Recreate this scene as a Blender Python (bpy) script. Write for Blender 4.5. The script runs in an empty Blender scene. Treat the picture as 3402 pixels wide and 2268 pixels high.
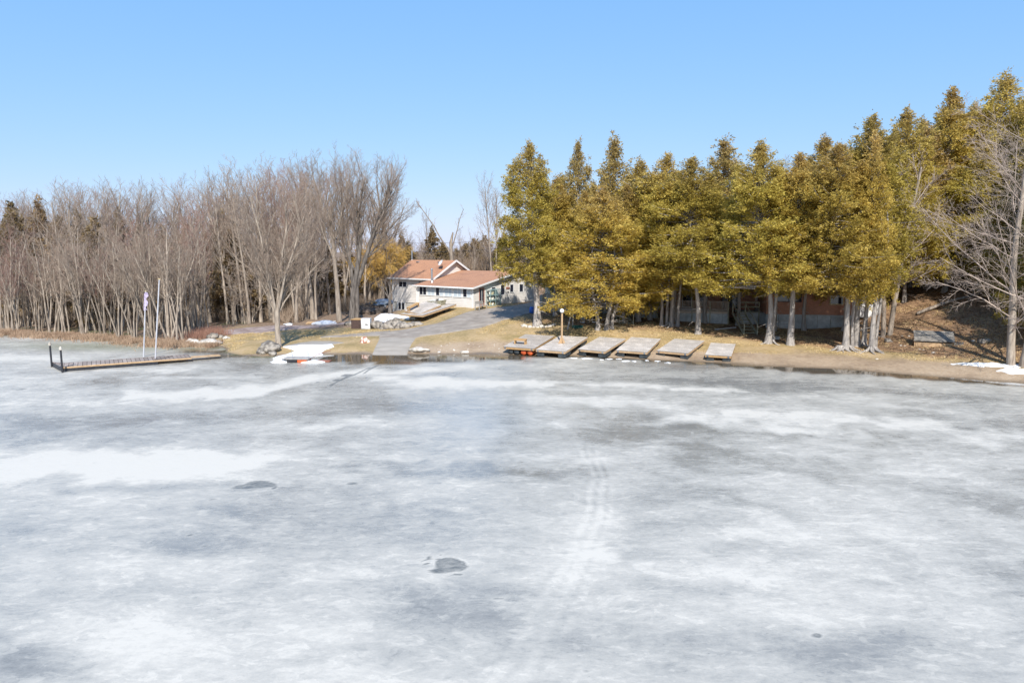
import bpy, math, random
import numpy as np
from mathutils import Vector, Matrix
sc = bpy.context.scene
COL = sc.collection
R = math.radians
# ------------------------------------------------------------------ camera, sky, sun, exposure
CAMH = 9.0; FPX = 2270.0; PITCH = R(7.5); IW, IH = 3402.0, 2268.0
cam_d = bpy.data.cameras.new("camera"); cam = bpy.data.objects.new("camera", cam_d); COL.objects.link(cam)
cam.location = (0, 0, CAMH); cam.rotation_euler = (R(90)-PITCH, 0, 0)
cam_d.sensor_width = 36; cam_d.lens = FPX/IW*36; cam_d.clip_end = 6000; cam_d.clip_start = 0.2
sc.camera = cam
SUN_EL = R(42.5); SUN_AZ_OFF = R(4)      # sun behind the camera, slightly to its right
world = bpy.data.worlds.new("World"); sc.world = world; world.use_nodes = True
wn = world.node_tree.nodes; wl = world.node_tree.links
sky = wn.new('ShaderNodeTexSky'); sky.sky_type = 'NISHITA'; sky.sun_disc = False
sky.sun_elevation = SUN_EL; sky.sun_rotation = R(180)-SUN_AZ_OFF
sky.air_density = 1.0; sky.dust_density = 0.35; sky.ozone_density = 2.6; sky.altitude = 100
EXPO = 0.45
sep = wn.new('ShaderNodeSeparateColor'); cmb = wn.new('ShaderNodeCombineColor'); wl.new(sky.outputs[0], sep.inputs[0])
for ch, (k_, g_) in enumerate([(.87, .66), (.91, .40), (1.10, .12)]):   # soften the sky's contrast the way the photograph's exposure does
    m1 = wn.new('ShaderNodeMath'); m1.operation = 'MULTIPLY'; m1.inputs[1].default_value = .1; wl.new(sep.outputs[ch], m1.inputs[0])
    m2 = wn.new('ShaderNodeMath'); m2.operation = 'POWER'; m2.inputs[1].default_value = g_; wl.new(m1.outputs[0], m2.inputs[0])
    m3 = wn.new('ShaderNodeMath'); m3.operation = 'MULTIPLY'; m3.inputs[1].default_value = k_*10/2**EXPO; wl.new(m2.outputs[0], m3.inputs[0])
    wl.new(m3.outputs[0], cmb.inputs[ch])
bg = wn['Background']; bg.inputs['Strength'].default_value = 0.1
wl.new(cmb.outputs[0], bg.inputs['Color'])
sd = bpy.data.lights.new("sun", 'SUN'); sd.energy = 4.7; sd.angle = R(0.53); sd.color = (1.0, 0.955, 0.885)
sun = bpy.data.objects.new("sun", sd); COL.objects.link(sun)
# direction the light travels: away from the camera (+Y), slightly left, down
ldir = Vector((-math.sin(SUN_AZ_OFF)*math.cos(SUN_EL), math.cos(SUN_AZ_OFF)*math.cos(SUN_EL), -math.sin(SUN_EL)))
sun.rotation_euler = ldir.to_track_quat('-Z', 'Y').to_euler()
sc.view_settings.view_transform = 'Standard'; sc.view_settings.look = 'None'
sc.view_settings.exposure = EXPO; sc.view_settings.gamma = 1
sc.render.engine = 'CYCLES'
try:
    sc.cycles.max_bounces = 6; sc.cycles.transparent_max_bounces = 6
    sc.cycles.diffuse_bounces = 3; sc.cycles.glossy_bounces = 3
except Exception: pass

# ------------------------------------------------------------------ image pixel helpers (photo measurement -> metres on the site)
cp, sp = math.cos(PITCH), math.sin(PITCH)
def ray(px, py):
    u = (px-IW/2)/FPX; v = (IH/2-py)/FPX
    return Vector((u, cp+v*sp, -sp+v*cp))
def at_z(px, py, z):
    d = ray(px, py); t = (z-CAMH)/d.z
    return Vector((d.x*t, d.y*t, z))
def at_y(px, py, Y):
    d = ray(px, py); t = Y/d.y
    return Vector((d.x*t, Y, CAMH+d.z*t))
def O(x, y): return (x*1.44643, y*1.44643)
# ------------------------------------------------------------------ noise
_rs = np.random.RandomState(7); _G = _rs.rand(256, 256)
def vnoise(x, y):
    xi = np.floor(x).astype(int); yi = np.floor(y).astype(int); fx = x-xi; fy = y-yi
    fx = fx*fx*(3-2*fx); fy = fy*fy*(3-2*fy)
    a = _G[xi % 256, yi % 256]; b = _G[(xi+1) % 256, yi % 256]; c = _G[xi % 256, (yi+1) % 256]; d = _G[(xi+1) % 256, (yi+1) % 256]
    return (a*(1-fx)+b*fx)*(1-fy)+(c*(1-fx)+d*fx)*fy
def fbm(x, y, o=4):
    x = np.asarray(x, float); y = np.asarray(y, float); s = 0; a = .5; t = 0
    for i in range(o):
        s = s+a*vnoise(x*2**i+17.3*i, y*2**i+5.1*i); t += a; a *= .5
    return s/t
def sstep(a, b, x):
    t = np.clip((np.asarray(x, float)-a)/(b-a), 0, 1); return t*t*(3-2*t)
# ------------------------------------------------------------------ tagging
def tag(o, label=None, cat=None, group=None, kind=None):
    if label: o['label'] = label
    if cat: o['category'] = cat
    if group: o['group'] = group
    if kind: o['kind'] = kind
    return o
def empty(name, loc=(0, 0, 0), rz=0.0, label=None, cat=None, group=None):
    o = bpy.data.objects.new(name, None); COL.objects.link(o); o.location = loc; o.rotation_euler = (0, 0, rz)
    o.empty_display_size = .3
    return tag(o, label, cat, group)
def link_mesh(name, me, parent=None):
    o = bpy.data.objects.new(name, me); COL.objects.link(o)
    if parent is not None: o.parent = parent
    return o
def copy_tree(o, parent=None):
    c = o.copy(); COL.objects.link(c)
    if parent is not None:
        c.parent = parent
    for ch in list(o.children): copy_tree(ch, c)
    return c
def np_mesh(name, verts, quads, mats=(), smooth=False, tris=None):
    """verts (N,3); quads (M,4) (tris (K,3))"""
    me = bpy.data.meshes.new(name)
    verts = np.asarray(verts, np.float32); q = np.asarray(quads, np.int32).reshape(-1, 4)
    loops = q.ravel(); starts = np.arange(len(q))*4; tot = np.full(len(q), 4)
    if tris is not None and len(tris):
        t = np.asarray(tris, np.int32).reshape(-1, 3)
        starts = np.concatenate([starts, len(loops)+np.arange(len(t))*3]); tot = np.concatenate([tot, np.full(len(t), 3)])
        loops = np.concatenate([loops, t.ravel()])
    me.vertices.add(len(verts)); me.vertices.foreach_set('co', verts.ravel())
    me.loops.add(len(loops)); me.loops.foreach_set('vertex_index', loops.astype(np.int32))
    me.polygons.add(len(starts)); me.polygons.foreach_set('loop_start', starts.astype(np.int32))
    me.polygons.foreach_set('loop_total', tot.astype(np.int32))
    if smooth: me.polygons.foreach_set('use_smooth', np.ones(len(starts), bool))
    for m in mats: me.materials.append(m)
    me.update(calc_edges=True); me.validate(verbose=False)
    return me

# ------------------------------------------------------------------ materials
def new_mat(name):
    m = bpy.data.materials.new(name); m.use_nodes = True
    nt = m.node_tree; b = nt.nodes['Principled BSDF']
    return m, nt.nodes, nt.links, b
def c4(c): return (c[0], c[1], c[2], 1)
def ramp(n, l, fac, stops):
    r = n.new('ShaderNodeValToRGB'); l.new(fac, r.inputs[0]); e = r.color_ramp.elements
    while len(e) < len(stops): e.new(0.5)
    for i, (p, c) in enumerate(stops): e[i].position = p; e[i].color = c4(c)
    return r.outputs[0]
def noise(n, l, vec, scale, detail=4, rough=.55, dist=0):
    t = n.new('ShaderNodeTexNoise'); t.inputs['Scale'].default_value = scale; t.inputs['Detail'].default_value = detail
    t.inputs['Roughness'].default_value = rough; t.inputs['Distortion'].default_value = dist
    if vec is not None: l.new(vec, t.inputs['Vector'])
    return t.outputs['Fac']
def mapping(n, l, src, scale=(1, 1, 1), rot=(0, 0, 0)):
    m = n.new('ShaderNodeMapping'); m.inputs['Scale'].default_value = scale; m.inputs['Rotation'].default_value = rot
    l.new(src, m.inputs['Vector']); return m.outputs[0]
def mixc(n, l, f, a, b, mode='MIX'):
    m = n.new('ShaderNodeMix'); m.data_type = 'RGBA'; m.blend_type = mode
    if isinstance(f, (int, float)): m.inputs[0].default_value = f
    else: l.new(f, m.inputs[0])
    for i, s in ((6, a), (7, b)):
        if isinstance(s, (tuple, list)): m.inputs[i].default_value = c4(s)
        else: l.new(s, m.inputs[i])
    return m.outputs[2]
def mth(n, l, op, a, b=None):
    m = n.new('ShaderNodeMath'); m.operation = op
    for i, s in ((0, a), (1, b)):
        if s is None: continue
        if isinstance(s, (int, float)): m.inputs[i].default_value = s
        else: l.new(s, m.inputs[i])
    return m.outputs[0]
def bump(n, l, b, h, strength=.3, dist=.05):
    bp = n.new('ShaderNodeBump'); bp.inputs['Strength'].default_value = strength; bp.inputs['Distance'].default_value = dist
    l.new(h, bp.inputs['Height']); l.new(bp.outputs[0], b.inputs['Normal'])
def M2(name, ca, cb, scale=3, rough=.8, stretch=(1, 1, 1), bmp=0.2, lo=.35, hi=.65, metal=0, coord='Object', rnd=0, bdist=.03):
    m, n, l, b = new_mat(name)
    tc = n.new('ShaderNodeTexCoord'); v = mapping(n, l, tc.outputs[coord], stretch)
    f = noise(n, l, v, scale, 6, .6)
    col = ramp(n, l, f, [(lo, ca), (hi, cb)])
    if rnd:
        oi = n.new('ShaderNodeObjectInfo')
        h = n.new('ShaderNodeHueSaturation'); l.new(col, h.inputs['Color'])
        mr = n.new('ShaderNodeMapRange'); mr.inputs[3].default_value = 1-rnd; mr.inputs[4].default_value = 1+rnd
        l.new(oi.outputs['Random'], mr.inputs[0]); l.new(mr.outputs[0], h.inputs['Value']); col = h.outputs[0]
    l.new(col, b.inputs['Base Color']); b.inputs['Roughness'].default_value = rough; b.inputs['Metallic'].default_value = metal
    if bmp: bump(n, l, b, f, bmp, bdist)
    return m
MT = {}
MT['bark_grey'] = M2('bark_grey', (.14, .105, .08), (.44, .37, .295), 2.2, .9, (3, 3, .5), .5, .3, .7, rnd=.18)
MT['bark_dark'] = M2('bark_dark', (.06, .05, .042), (.22, .19, .165), 1.6, .9, (3, 3, .6), .5, .35, .7)
MT['bark_cedar'] = M2('bark_cedar', (.13, .11, .095), (.50, .455, .41), 2.5, .9, (7, 7, .5), .8, .3, .66, rnd=.1)
MT['twig_grey'] = M2('twig_grey', (.22, .165, .125), (.39, .30, .23), .8, .9, bmp=0, rnd=.15)
MT['twig_brown'] = M2('twig_brown', (.23, .16, .12), (.38, .28, .21), .8, .9, bmp=0, rnd=.15)
MT['twig_red'] = M2('twig_red', (.25, .13, .105), (.34, .21, .165), .8, .9, bmp=0, rnd=.12)
MT['twig_pale'] = M2('twig_pale', (.28, .215, .175), (.50, .40, .33), .8, .9, bmp=0)
MT['twig_yellow'] = M2('twig_yellow', (.50, .30, .06), (.66, .42, .12), .8, .85, bmp=0)
def foliage(name, a, b_, c, top=None, toph=(9, 15), rnd=.16):
    m, n, l, b = new_mat(name)
    tc = n.new('ShaderNodeTexCoord')
    f = noise(n, l, tc.outputs['Object'], .9, 4, .65)
    g = noise(n, l, tc.outputs['Object'], 5.0, 2, .5)
    f2 = mth(n, l, 'ADD', mth(n, l, 'MULTIPLY', f, .65), mth(n, l, 'MULTIPLY', g, .35))
    col = ramp(n, l, f2, [(.36, a), (.5, b_), (.64, c)])
    if top:
        s = n.new('ShaderNodeSeparateXYZ'); l.new(tc.outputs['Object'], s.inputs[0])
        mr = n.new('ShaderNodeMapRange'); mr.inputs[1].default_value = toph[0]; mr.inputs[2].default_value = toph[1]
        l.new(s.outputs['Z'], mr.inputs[0]); col = mixc(n, l, mth(n, l, 'MULTIPLY', mr.outputs[0], .65), col, top)
    oi = n.new('ShaderNodeObjectInfo')
    h = n.new('ShaderNodeHueSaturation'); l.new(col, h.inputs['Color'])
    mr = n.new('ShaderNodeMapRange'); mr.inputs[3].default_value = 1.07-rnd; mr.inputs[4].default_value = 1.07+rnd
    l.new(oi.outputs['Random'], mr.inputs[0]); l.new(mr.outputs[0], h.inputs['Value'])
    mh = n.new('ShaderNodeMath'); mh.operation = 'FRACT'; l.new(mth(n, l, 'MULTIPLY', oi.outputs['Random'], 7.3), mh.inputs[0]); mq = n.new('ShaderNodeMapRange'); mq.inputs[3].default_value = .493; mq.inputs[4].default_value = .506; l.new(mh.outputs[0], mq.inputs[0]); l.new(mq.outputs[0], h.inputs['Hue'])
    col = h.outputs[0]
    l.new(col, b.inputs['Base Color']); b.inputs['Roughness'].default_value = .75
    b.inputs['Specular IOR Level'].default_value = .2
    tr = n.new('ShaderNodeBsdfTranslucent'); l.new(col, tr.inputs[0])
    ms = n.new('ShaderNodeMixShader'); ms.inputs[0].default_value = .42
    l.new(b.outputs[0], ms.inputs[1]); l.new(tr.outputs[0], ms.inputs[2])
    l.new(ms.outputs[0], n['Material Output'].inputs[0])
    return m
MT['cedar'] = foliage('cedar_foliage', (.21, .155, .030), (.45, .345, .07), (.64, .50, .13), (.41, .275, .125))
MT['cedar_brown'] = foliage('cedar_foliage_brown', (.22, .155, .055), (.40, .295, .095), (.54, .41, .15), (.38, .26, .14))
MT['cedar_far'] = foliage('cedar_foliage_far', (.18, .125, .06), (.28, .20, .10), (.36, .27, .14))
MT['grey_wood'] = M2('weathered_wood', (.26, .24, .22), (.42, .40, .37), 3, .85, (1, 6, 1), .2)
MT['old_box'] = M2('grey_old_box_boards', (.13, .12, .105), (.33, .30, .26), 3, .9, (1, 5, 1), .4)
def planks(name, a, b_, gap=.14, axis=0, bumpd=.01, gapc=.25):
    """boards across the dock: colour changes from board to board"""
    m, n, l, b = new_mat(name)
    tc = n.new('ShaderNodeTexCoord'); s = n.new('ShaderNodeSeparateXYZ'); l.new(tc.outputs['Object'], s.inputs[0])
    c = mth(n, l, 'DIVIDE', s.outputs[axis], gap); fl = mth(n, l, 'FLOOR', c); fr = mth(n, l, 'FRACT', c)
    wn_ = n.new('ShaderNodeTexWhiteNoise'); wn_.noise_dimensions = '1D'; l.new(fl, wn_.inputs['W'])
    st = [1.5, 1.5, 1.5]; st[axis] = 12
    f = noise(n, l, mapping(n, l, tc.outputs['Object'], tuple(st)), 2, 5, .6)
    ff = mth(n, l, 'ADD', mth(n, l, 'MULTIPLY', wn_.outputs[0], .5), mth(n, l, 'MULTIPLY', f, .5))
    col = ramp(n, l, ff, [(.2, a), (.8, b_)])
    st_ = noise(n, l, tc.outputs['Object'], .8, 5, .65); oi = n.new('ShaderNodeObjectInfo'); sr = n.new('ShaderNodeMapRange'); sr.inputs[1].default_value = .42; sr.inputs[2].default_value = .62; sr.inputs[3].default_value = .74; sr.inputs[4].default_value = 1.06; l.new(mth(n, l, 'ADD', st_, mth(n, l, 'MULTIPLY', mth(n, l, 'SUBTRACT', oi.outputs['Random'], .5), .14)), sr.inputs[0])
    hs_ = n.new('ShaderNodeHueSaturation'); l.new(col, hs_.inputs['Color']); l.new(sr.outputs[0], hs_.inputs['Value']); col = hs_.outputs[0]
    g = mth(n, l, 'GREATER_THAN', fr, .07)
    col2 = mixc(n, l, g, tuple(x*gapc for x in a), col)
    l.new(col2, b.inputs['Base Color']); b.inputs['Roughness'].default_value = .85
    bump(n, l, b, g, .4, bumpd)
    return m
MT['deck'] = planks('dock_boards', (.48, .42, .36), (.66, .60, .53), .14, 1)
MT['deck_old'] = planks('old_dock_boards', (.42, .365, .31), (.58, .52, .45), .14, 1)
MT['deck_lake'] = planks('lake_dock_boards', (.28, .22, .18), (.40, .33, .28), .3, 0)
MT['fascia'] = M2('dock_fascia', (.36, .23, .12), (.55, .38, .22), 3, .8, (1, 1, 6), .2)
MT['new_wood'] = M2('new_wood', (.38, .22, .09), (.52, .33, .15), 3, .75, (1, 1, 5), .2)
MT['float'] = M2('black_float', (.022, .027, .03), (.06, .07, .075), 4, .6, bmp=.1)
MT['orange'] = M2('orange_float', (.55, .09, .03), (.7, .14, .04), 3, .5, bmp=.1)
MT['white'] = M2('white_paint', (.66, .65, .63), (.76, .75, .73), 3, .5, bmp=.05)
MT['siding'] = M2('beige_siding', (.63, .59, .54), (.71, .67, .62), 1.2, .7, bmp=.05)
MT['soffit'] = M2('brown_soffit', (.16, .115, .12), (.21, .16, .165), 2, .7, bmp=.05)
MT['black'] = M2('black_metal', (.015, .015, .02), (.035, .035, .04), 4, .5, bmp=.1)
MT['steel'] = M2('galvanised_steel', (.48, .50, .52), (.62, .63, .64), 4, .3, metal=.85, bmp=.05)
MT['pole'] = M2('pale_pole', (.42, .42, .45), (.52, .52, .55), 4, .5, bmp=.05)
MT['flag'] = M2('faded_flag', (.30, .24, .36), (.50, .44, .56), 6, .8, bmp=.2)
MT['concrete'] = M2('concrete_block', (.34, .33, .30), (.48, .46, .42), 2.5, .9, bmp=.3)
MT['rock'] = M2('field_stone', (.11, .095, .08), (.34, .30, .25), 2.2, .9, bmp=.7, lo=.4, hi=.6, bdist=.1)
MT['rock_pale'] = M2('pale_stone', (.30, .26, .21), (.62, .57, .50), 2, .9, bmp=.5, bdist=.08)
MT['rock_pink'] = M2('pink_stone', (.34, .15, .10), (.85, .66, .58), 3.5, .85, bmp=.4, lo=.45, hi=.52)
MT['door_red'] = M2('red_brown_door', (.26, .10, .06), (.34, .14, .09), 3, .6, bmp=.1)
MT['teal'] = M2('teal_paint', (.20, .31, .31), (.31, .42, .42), 3, .5, bmp=.05)
MT['tank'] = M2('white_tank', (.62, .60, .52), (.82, .80, .72), 3, .45, bmp=.05)
MT['tank_yellow'] = M2('cream_tank', (.62, .48, .22), (.75, .62, .35), 3, .45, bmp=.05)
MT['blue'] = M2('blue_plastic', (.02, .10, .42), (.03, .14, .5), 3, .4, bmp=.05)
MT['green_pl'] = M2('dark_green_plastic', (.02, .09, .07), (.03, .13, .1), 3, .5, bmp=.05)
MT['tarp'] = M2('blue_grey_tarp', (.16, .21, .27), (.30, .35, .42), 2, .7, bmp=.3)
MT['snow'] = M2('old_snow', (.46, .45, .43), (.80, .80, .79), 1.8, .7, bmp=.6, coord='Object', bdist=.15, lo=.32, hi=.5)
MT['skirt'] = M2('grey_green_skirt_board', (.32, .34, .34), (.54, .56, .55), 1.4, .8, bmp=.15)
MT['deck_dark'] = M2('brown_stained_wood', (.42, .33, .25), (.62, .52, .42), 3, .85, (1, 1, 5), .2)
MT['mossy'] = M2('mossy_wood', (.24, .23, .15), (.42, .39, .28), 3, .9, bmp=.2)
MT['wall_pale'] = M2('pale_cottage_wall', (.55, .53, .45), (.65, .63, .54), 2, .8, bmp=.1)
MT['dark_wall'] = M2('dark_red_cabin_wall', (.13, .035, .03), (.19, .06, .05), 2, .8, bmp=.1)
MT['green_trim'] = M2('green_trim', (.05, .14, .10), (.09, .2, .15), 2, .6, bmp=.05)
MT['yellow_trim'] = M2('yellow_trim', (.42, .36, .17), (.5, .43, .22), 2, .6, bmp=.05)
MT['curtain'] = M2('pale_curtain', (.55, .60, .62), (.72, .76, .78), 2, .8, (8, 8, 1), .3)
def glass(name, c, rough=.08):
    m, n, l, b = new_mat(name); b.inputs['Base Color'].default_value = c4(c); b.inputs['Roughness'].default_value = rough
    b.inputs['Specular IOR Level'].default_value = .6
    tc = n.new('ShaderNodeTexCoord'); f = noise(n, l, tc.outputs['Object'], 1.2, 2); bump(n, l, b, f, .08, .03)
    return m
MT['glass'] = glass('dark_window_glass', (.02, .022, .035))
MT['glass_c'] = glass('curtained_window_glass', (.50, .56, .60), .25)
MT['globe'] = glass('white_globe_glass', (.85, .85, .85), .2)
def shingles(name, a, b_, c):
    m, n, l, b = new_mat(name)
    tc = n.new('ShaderNodeTexCoord')
    br = n.new('ShaderNodeTexBrick'); br.inputs['Scale'].default_value = 1.0; br.inputs['Brick Width'].default_value = .33
    br.inputs['Row Height'].default_value = .15; br.inputs['Mortar Size'].default_value = .008
    br.inputs['Color1'].default_value = c4(a); br.inputs['Color2'].default_value = c4(b_); br.inputs['Mortar'].default_value = c4(tuple(x*.5 for x in a))
    l.new(tc.outputs['Object'], br.inputs['Vector'])
    f = noise(n, l, tc.outputs['Object'], .55, 5, .6)
    g = n.new('ShaderNodeMapRange'); g.inputs[1].default_value = .52; g.inputs[2].default_value = .72; l.new(f, g.inputs[0])
    col = mixc(n, l, g.outputs[0], br.outputs[0], c)
    l.new(col, b.inputs['Base Color']); b.inputs['Roughness'].default_value = .9
    bump(n, l, b, br.outputs['Fac'], .3, -.01)
    return m
MT['shingle'] = shingles('red_brown_shingle', (.44, .225, .125), (.38, .19, .105), (.29, .145, .085))
MT['shingle_dark'] = shingles('dark_shingle', (.10, .07, .06), (.13, .09, .08), (.07, .05, .05))
def brick(name):
    m, n, l, b = new_mat(name)
    tc = n.new('ShaderNodeTexCoord'); s = n.new('ShaderNodeSeparateXYZ'); l.new(tc.outputs['Object'], s.inputs[0])
    cx = n.new('ShaderNodeCombineXYZ'); l.new(mth(n, l, 'ADD', s.outputs[0], s.outputs[1]), cx.inputs[0]); l.new(s.outputs[2], cx.inputs[1])
    br = n.new('ShaderNodeTexBrick'); br.inputs['Scale'].default_value = 1.0; br.inputs['Brick Width'].default_value = .24
    br.inputs['Row Height'].default_value = .08; br.inputs['Mortar Size'].default_value = .01
    br.inputs['Color1'].default_value = (.50, .22, .13, 1); br.inputs['Color2'].default_value = (.40, .17, .10, 1); br.inputs['Mortar'].default_value = (.34, .25, .20, 1)
    l.new(cx.outputs[0], br.inputs['Vector']); l.new(br.outputs[0], b.inputs['Base Color']); b.inputs['Roughness'].default_value = .9
    bump(n, l, b, br.outputs['Fac'], .3, -.01)
    return m
MT['brick'] = brick('red_brick')
# ------------------------------------------------------------------ mesh builder
class MB:
    def __init__(s): s.v = []; s.f = []; s.m = []
    def poly(s, pts, mi=0):
        i = len(s.v); s.v += [tuple(p) for p in pts]; s.f.append(tuple(range(i, i+len(pts)))); s.m.append(mi)
    def box(s, x0, x1, y0, y1, z0, z1, mi=0):
        i = len(s.v)
        s.v += [(x0, y0, z0), (x1, y0, z0), (x1, y1, z0), (x0, y1, z0), (x0, y0, z1), (x1, y0, z1), (x1, y1, z1), (x0, y1, z1)]
        for q in ((0, 3, 2, 1), (4, 5, 6, 7), (0, 1, 5, 4), (1, 2, 6, 5), (2, 3, 7, 6), (3, 0, 4, 7)):
            s.f.append(tuple(i+k for k in q)); s.m.append(mi)
        return s
    def bar(s, a, b, w, h=None, up=(0, 0, 1), mi=0):
        """rectangular bar from a to b"""
        h = h or w; a = Vector(a); b = Vector(b); d = (b-a).normalized(); up = Vector(up)
        if abs(d.dot(up)) > .98: up = Vector((0, 1, 0))
        x = d.cross(up).normalized(); y = x.cross(d).normalized(); i = len(s.v)
        for p in (a, b):
            for (sx, sy) in ((-1, -1), (1, -1), (1, 1), (-1, 1)): s.v.append(tuple(p+x*sx*w/2+y*sy*h/2))
        for q in ((0, 1, 2, 3), (7, 6, 5, 4), (0, 4, 5, 1), (1, 5, 6, 2), (2, 6, 7, 3), (3, 7, 4, 0)):
            s.f.append(tuple(i+k for k in q)); s.m.append(mi)
        return s
    def tube(s, pts, rad, n=8, caps=True, mi=0):
        pts = [Vector(p) for p in pts]
        if not hasattr(rad, '__len__'): rad = [rad]*len(pts)
        i0 = len(s.v)
        for k, p in enumerate(pts):
            d = (pts[min(k+1, len(pts)-1)]-pts[max(k-1, 0)]).normalized()
            up = Vector((0, 0, 1)) if abs(d.z) < .9 else Vector((1, 0, 0))
            x = d.cross(up).normalized(); y = d.cross(x)
            for j in range(n):
                a = 2*math.pi*j/n; s.v.append(tuple(p+(x*math.cos(a)+y*math.sin(a))*rad[k]))
        for k in range(len(pts)-1):
            for j in range(n):
                a = i0+k*n+j; b = i0+k*n+(j+1) % n
                s.f.append((a, b, b+n, a+n)); s.m.append(mi)
        if caps:
            s.f.append(tuple(i0+j for j in range(n))[::-1]); s.m.append(mi)
            s.f.append(tuple(i0+(len(pts)-1)*n+j for j in range(n))); s.m.append(mi)
        return s
    def build(s, name, mat, parent=None, smooth=False, bevel=0):
        me = bpy.data.meshes.new(name); me.from_pydata(s.v, [], s.f)
        mats = mat if isinstance(mat, (list, tuple)) else [mat]
        for m in mats: me.materials.append(MT[m] if isinstance(m, str) else m)
        if len(mats) > 1: me.polygons.foreach_set('material_index', s.m)
        if smooth: me.polygons.foreach_set('use_smooth', [True]*len(me.polygons))
        me.update(); o = link_mesh(name, me, parent)
        if bevel:
            b = o.modifiers.new('bevel', 'BEVEL'); b.width = bevel; b.segments = 2; b.limit_method = 'ANGLE'
        return o
def ico_rock(r, seed, amp=.25, sub=3, flat=1.0):
    import bmesh
    bm = bmesh.new(); bmesh.ops.create_icosphere(bm, subdivisions=sub, radius=1)
    from mathutils import noise as mn
    for v in bm.verts:
        p = v.co.copy(); n = mn.noise(p*1.3+Vector((seed, 0, 0)))*amp*1.6+mn.noise(p*3.1+Vector((0, seed, 0)))*amp*.7
        # faceting
        v.co = p*(1+n)
        v.co.x *= r[0]; v.co.y *= r[1]; v.co.z *= r[2]
    me = bpy.data.meshes.new('stone'); bm.to_mesh(me); bm.free()
    return me
# ------------------------------------------------------------------ THE LAND: shoreline, heights
SHORE_PX = [(-900, 1088), (-400, 1100), (0, 1112), (220, 1124), (330, 1131), (480, 1146), (600, 1152), (690, 1151), (742, 1158), (752, 1172), (793, 1181),
            (867, 1187), (925, 1185), (1000, 1182), (1110, 1179), (1231, 1179), (1360, 1179), (1500, 1178), (1620, 1177), (1700, 1180), (1850, 1183),
            (2030, 1190), (2183, 1198), (2336, 1204), (2480, 1214), (2650, 1224), (2810, 1228), (2970, 1243), (3193, 1259), (3402, 1275), (3800, 1300), (4600, 1340)]
_sh = [at_z(x, y, 0) for x, y in SHORE_PX]
_shx = np.array([p.x for p in _sh]); _shy = np.array([p.y for p in _sh])
def shore_y(x): return np.interp(x, _shx, _shy)
CTRL = [(850, 1150, .4), (1000, 1120, .6), (1150, 1140, .5), (1250, 1110, .8), (1100, 1085, .8), (900, 1085, .5), (780, 1110, .38),
        (1300, 1140, .5), (1450, 1085, 1.3), (1560, 1040, 2.1), (1640, 1017, 2.6), (1772, 1003, 2.6), (1572, 1017, 2.7), (1388, 1018, 2.3),
        (1293, 1040, .8), (1200, 1030, .6), (1400, 1060, 1.4), (1500, 1050, 1.9), (1300, 1075, 1.0), (700, 1080, .22), (620, 1110, .1), (750, 1070, -.12), (860, 1066, -.1),
        (1700, 1130, .9), (1862, 1124, .95), (2090, 1132, .95), (2240, 1137, .98), (2360, 1150, .85), (1787, 1077, 1.8), (2010, 1092, 1.75),
        (2240, 1081, 1.7), (2318, 1106, 1.35), (2560, 1135, 1.0), (2635, 1146, .9), (2815, 1160, .85), (2900, 1165, .85), (2600, 1185, .4), (3000, 1205, .45),
        (1900, 1053, 1.95), (2150, 1076, 1.75), (2340, 1081, 1.6), (2640, 1100, 1.35), (2840, 1105, 1.35), (3000, 1100, 2.0), (3100, 1130, 1.5),
        (3300, 1150, 1.5), (3402, 1180, 1.2), (3370, 1217, .75), (3000, 1040, 3.2), (3050, 950, 5.4), (3300, 1000, 4.5), (3300, 930, 6.2), (3300, 1080, 2.9), (3150, 885, 7.3),
        (0, 1088, .05), (200, 1094, .05), (400, 1100, .05), (500, 1120, .06)]
_cp = [at_z(x, y, z) for x, y, z in CTRL]
_cp += [Vector(p) for p in [(60, 80, 7.6), (80, 70, 7.6), (42, 92, 6.5), (20, 95, 3.4), (0, 110, 3), (-20, 120, 1.6), (-50, 110, .3), (-80, 90, .1), (-60, 78, .0), (-42, 82, -.02),
        (-110, 120, .5), (0, 145, 4), (60, 145, 8), (110, 100, 8), (24, 80, 2.6), (30, 78, 3.0), (12, 84, 2.6), (-30, 95, .15), (-24, 88, .25)]]
_P = np.array([[p.x, p.y] for p in _cp]); _Z = np.array([p.z for p in _cp])
def _U(r2): return r2*np.log(np.maximum(r2, 1e-9))*.5
_n = len(_P)
_K = _U(((_P[:, None]-_P[None])**2).sum(-1)/900)+np.eye(_n)*.015
_A = np.zeros((_n+3, _n+3)); _A[:_n, :_n] = _K; _A[:_n, _n] = 1; _A[:_n, _n+1:] = _P/30; _A[_n, :_n] = 1; _A[_n+1:, :_n] = (_P/30).T
_w = np.linalg.solve(_A, np.concatenate([_Z, np.zeros(3)]))
def _tps(x, y):
    out = np.full(x.shape, _w[_n]); out += _w[_n+1]*x/30+_w[_n+2]*y/30
    for i in range(_n): out += _w[i]*_U(((x-_P[i, 0])**2+(y-_P[i, 1])**2)/900)
    return out
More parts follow.
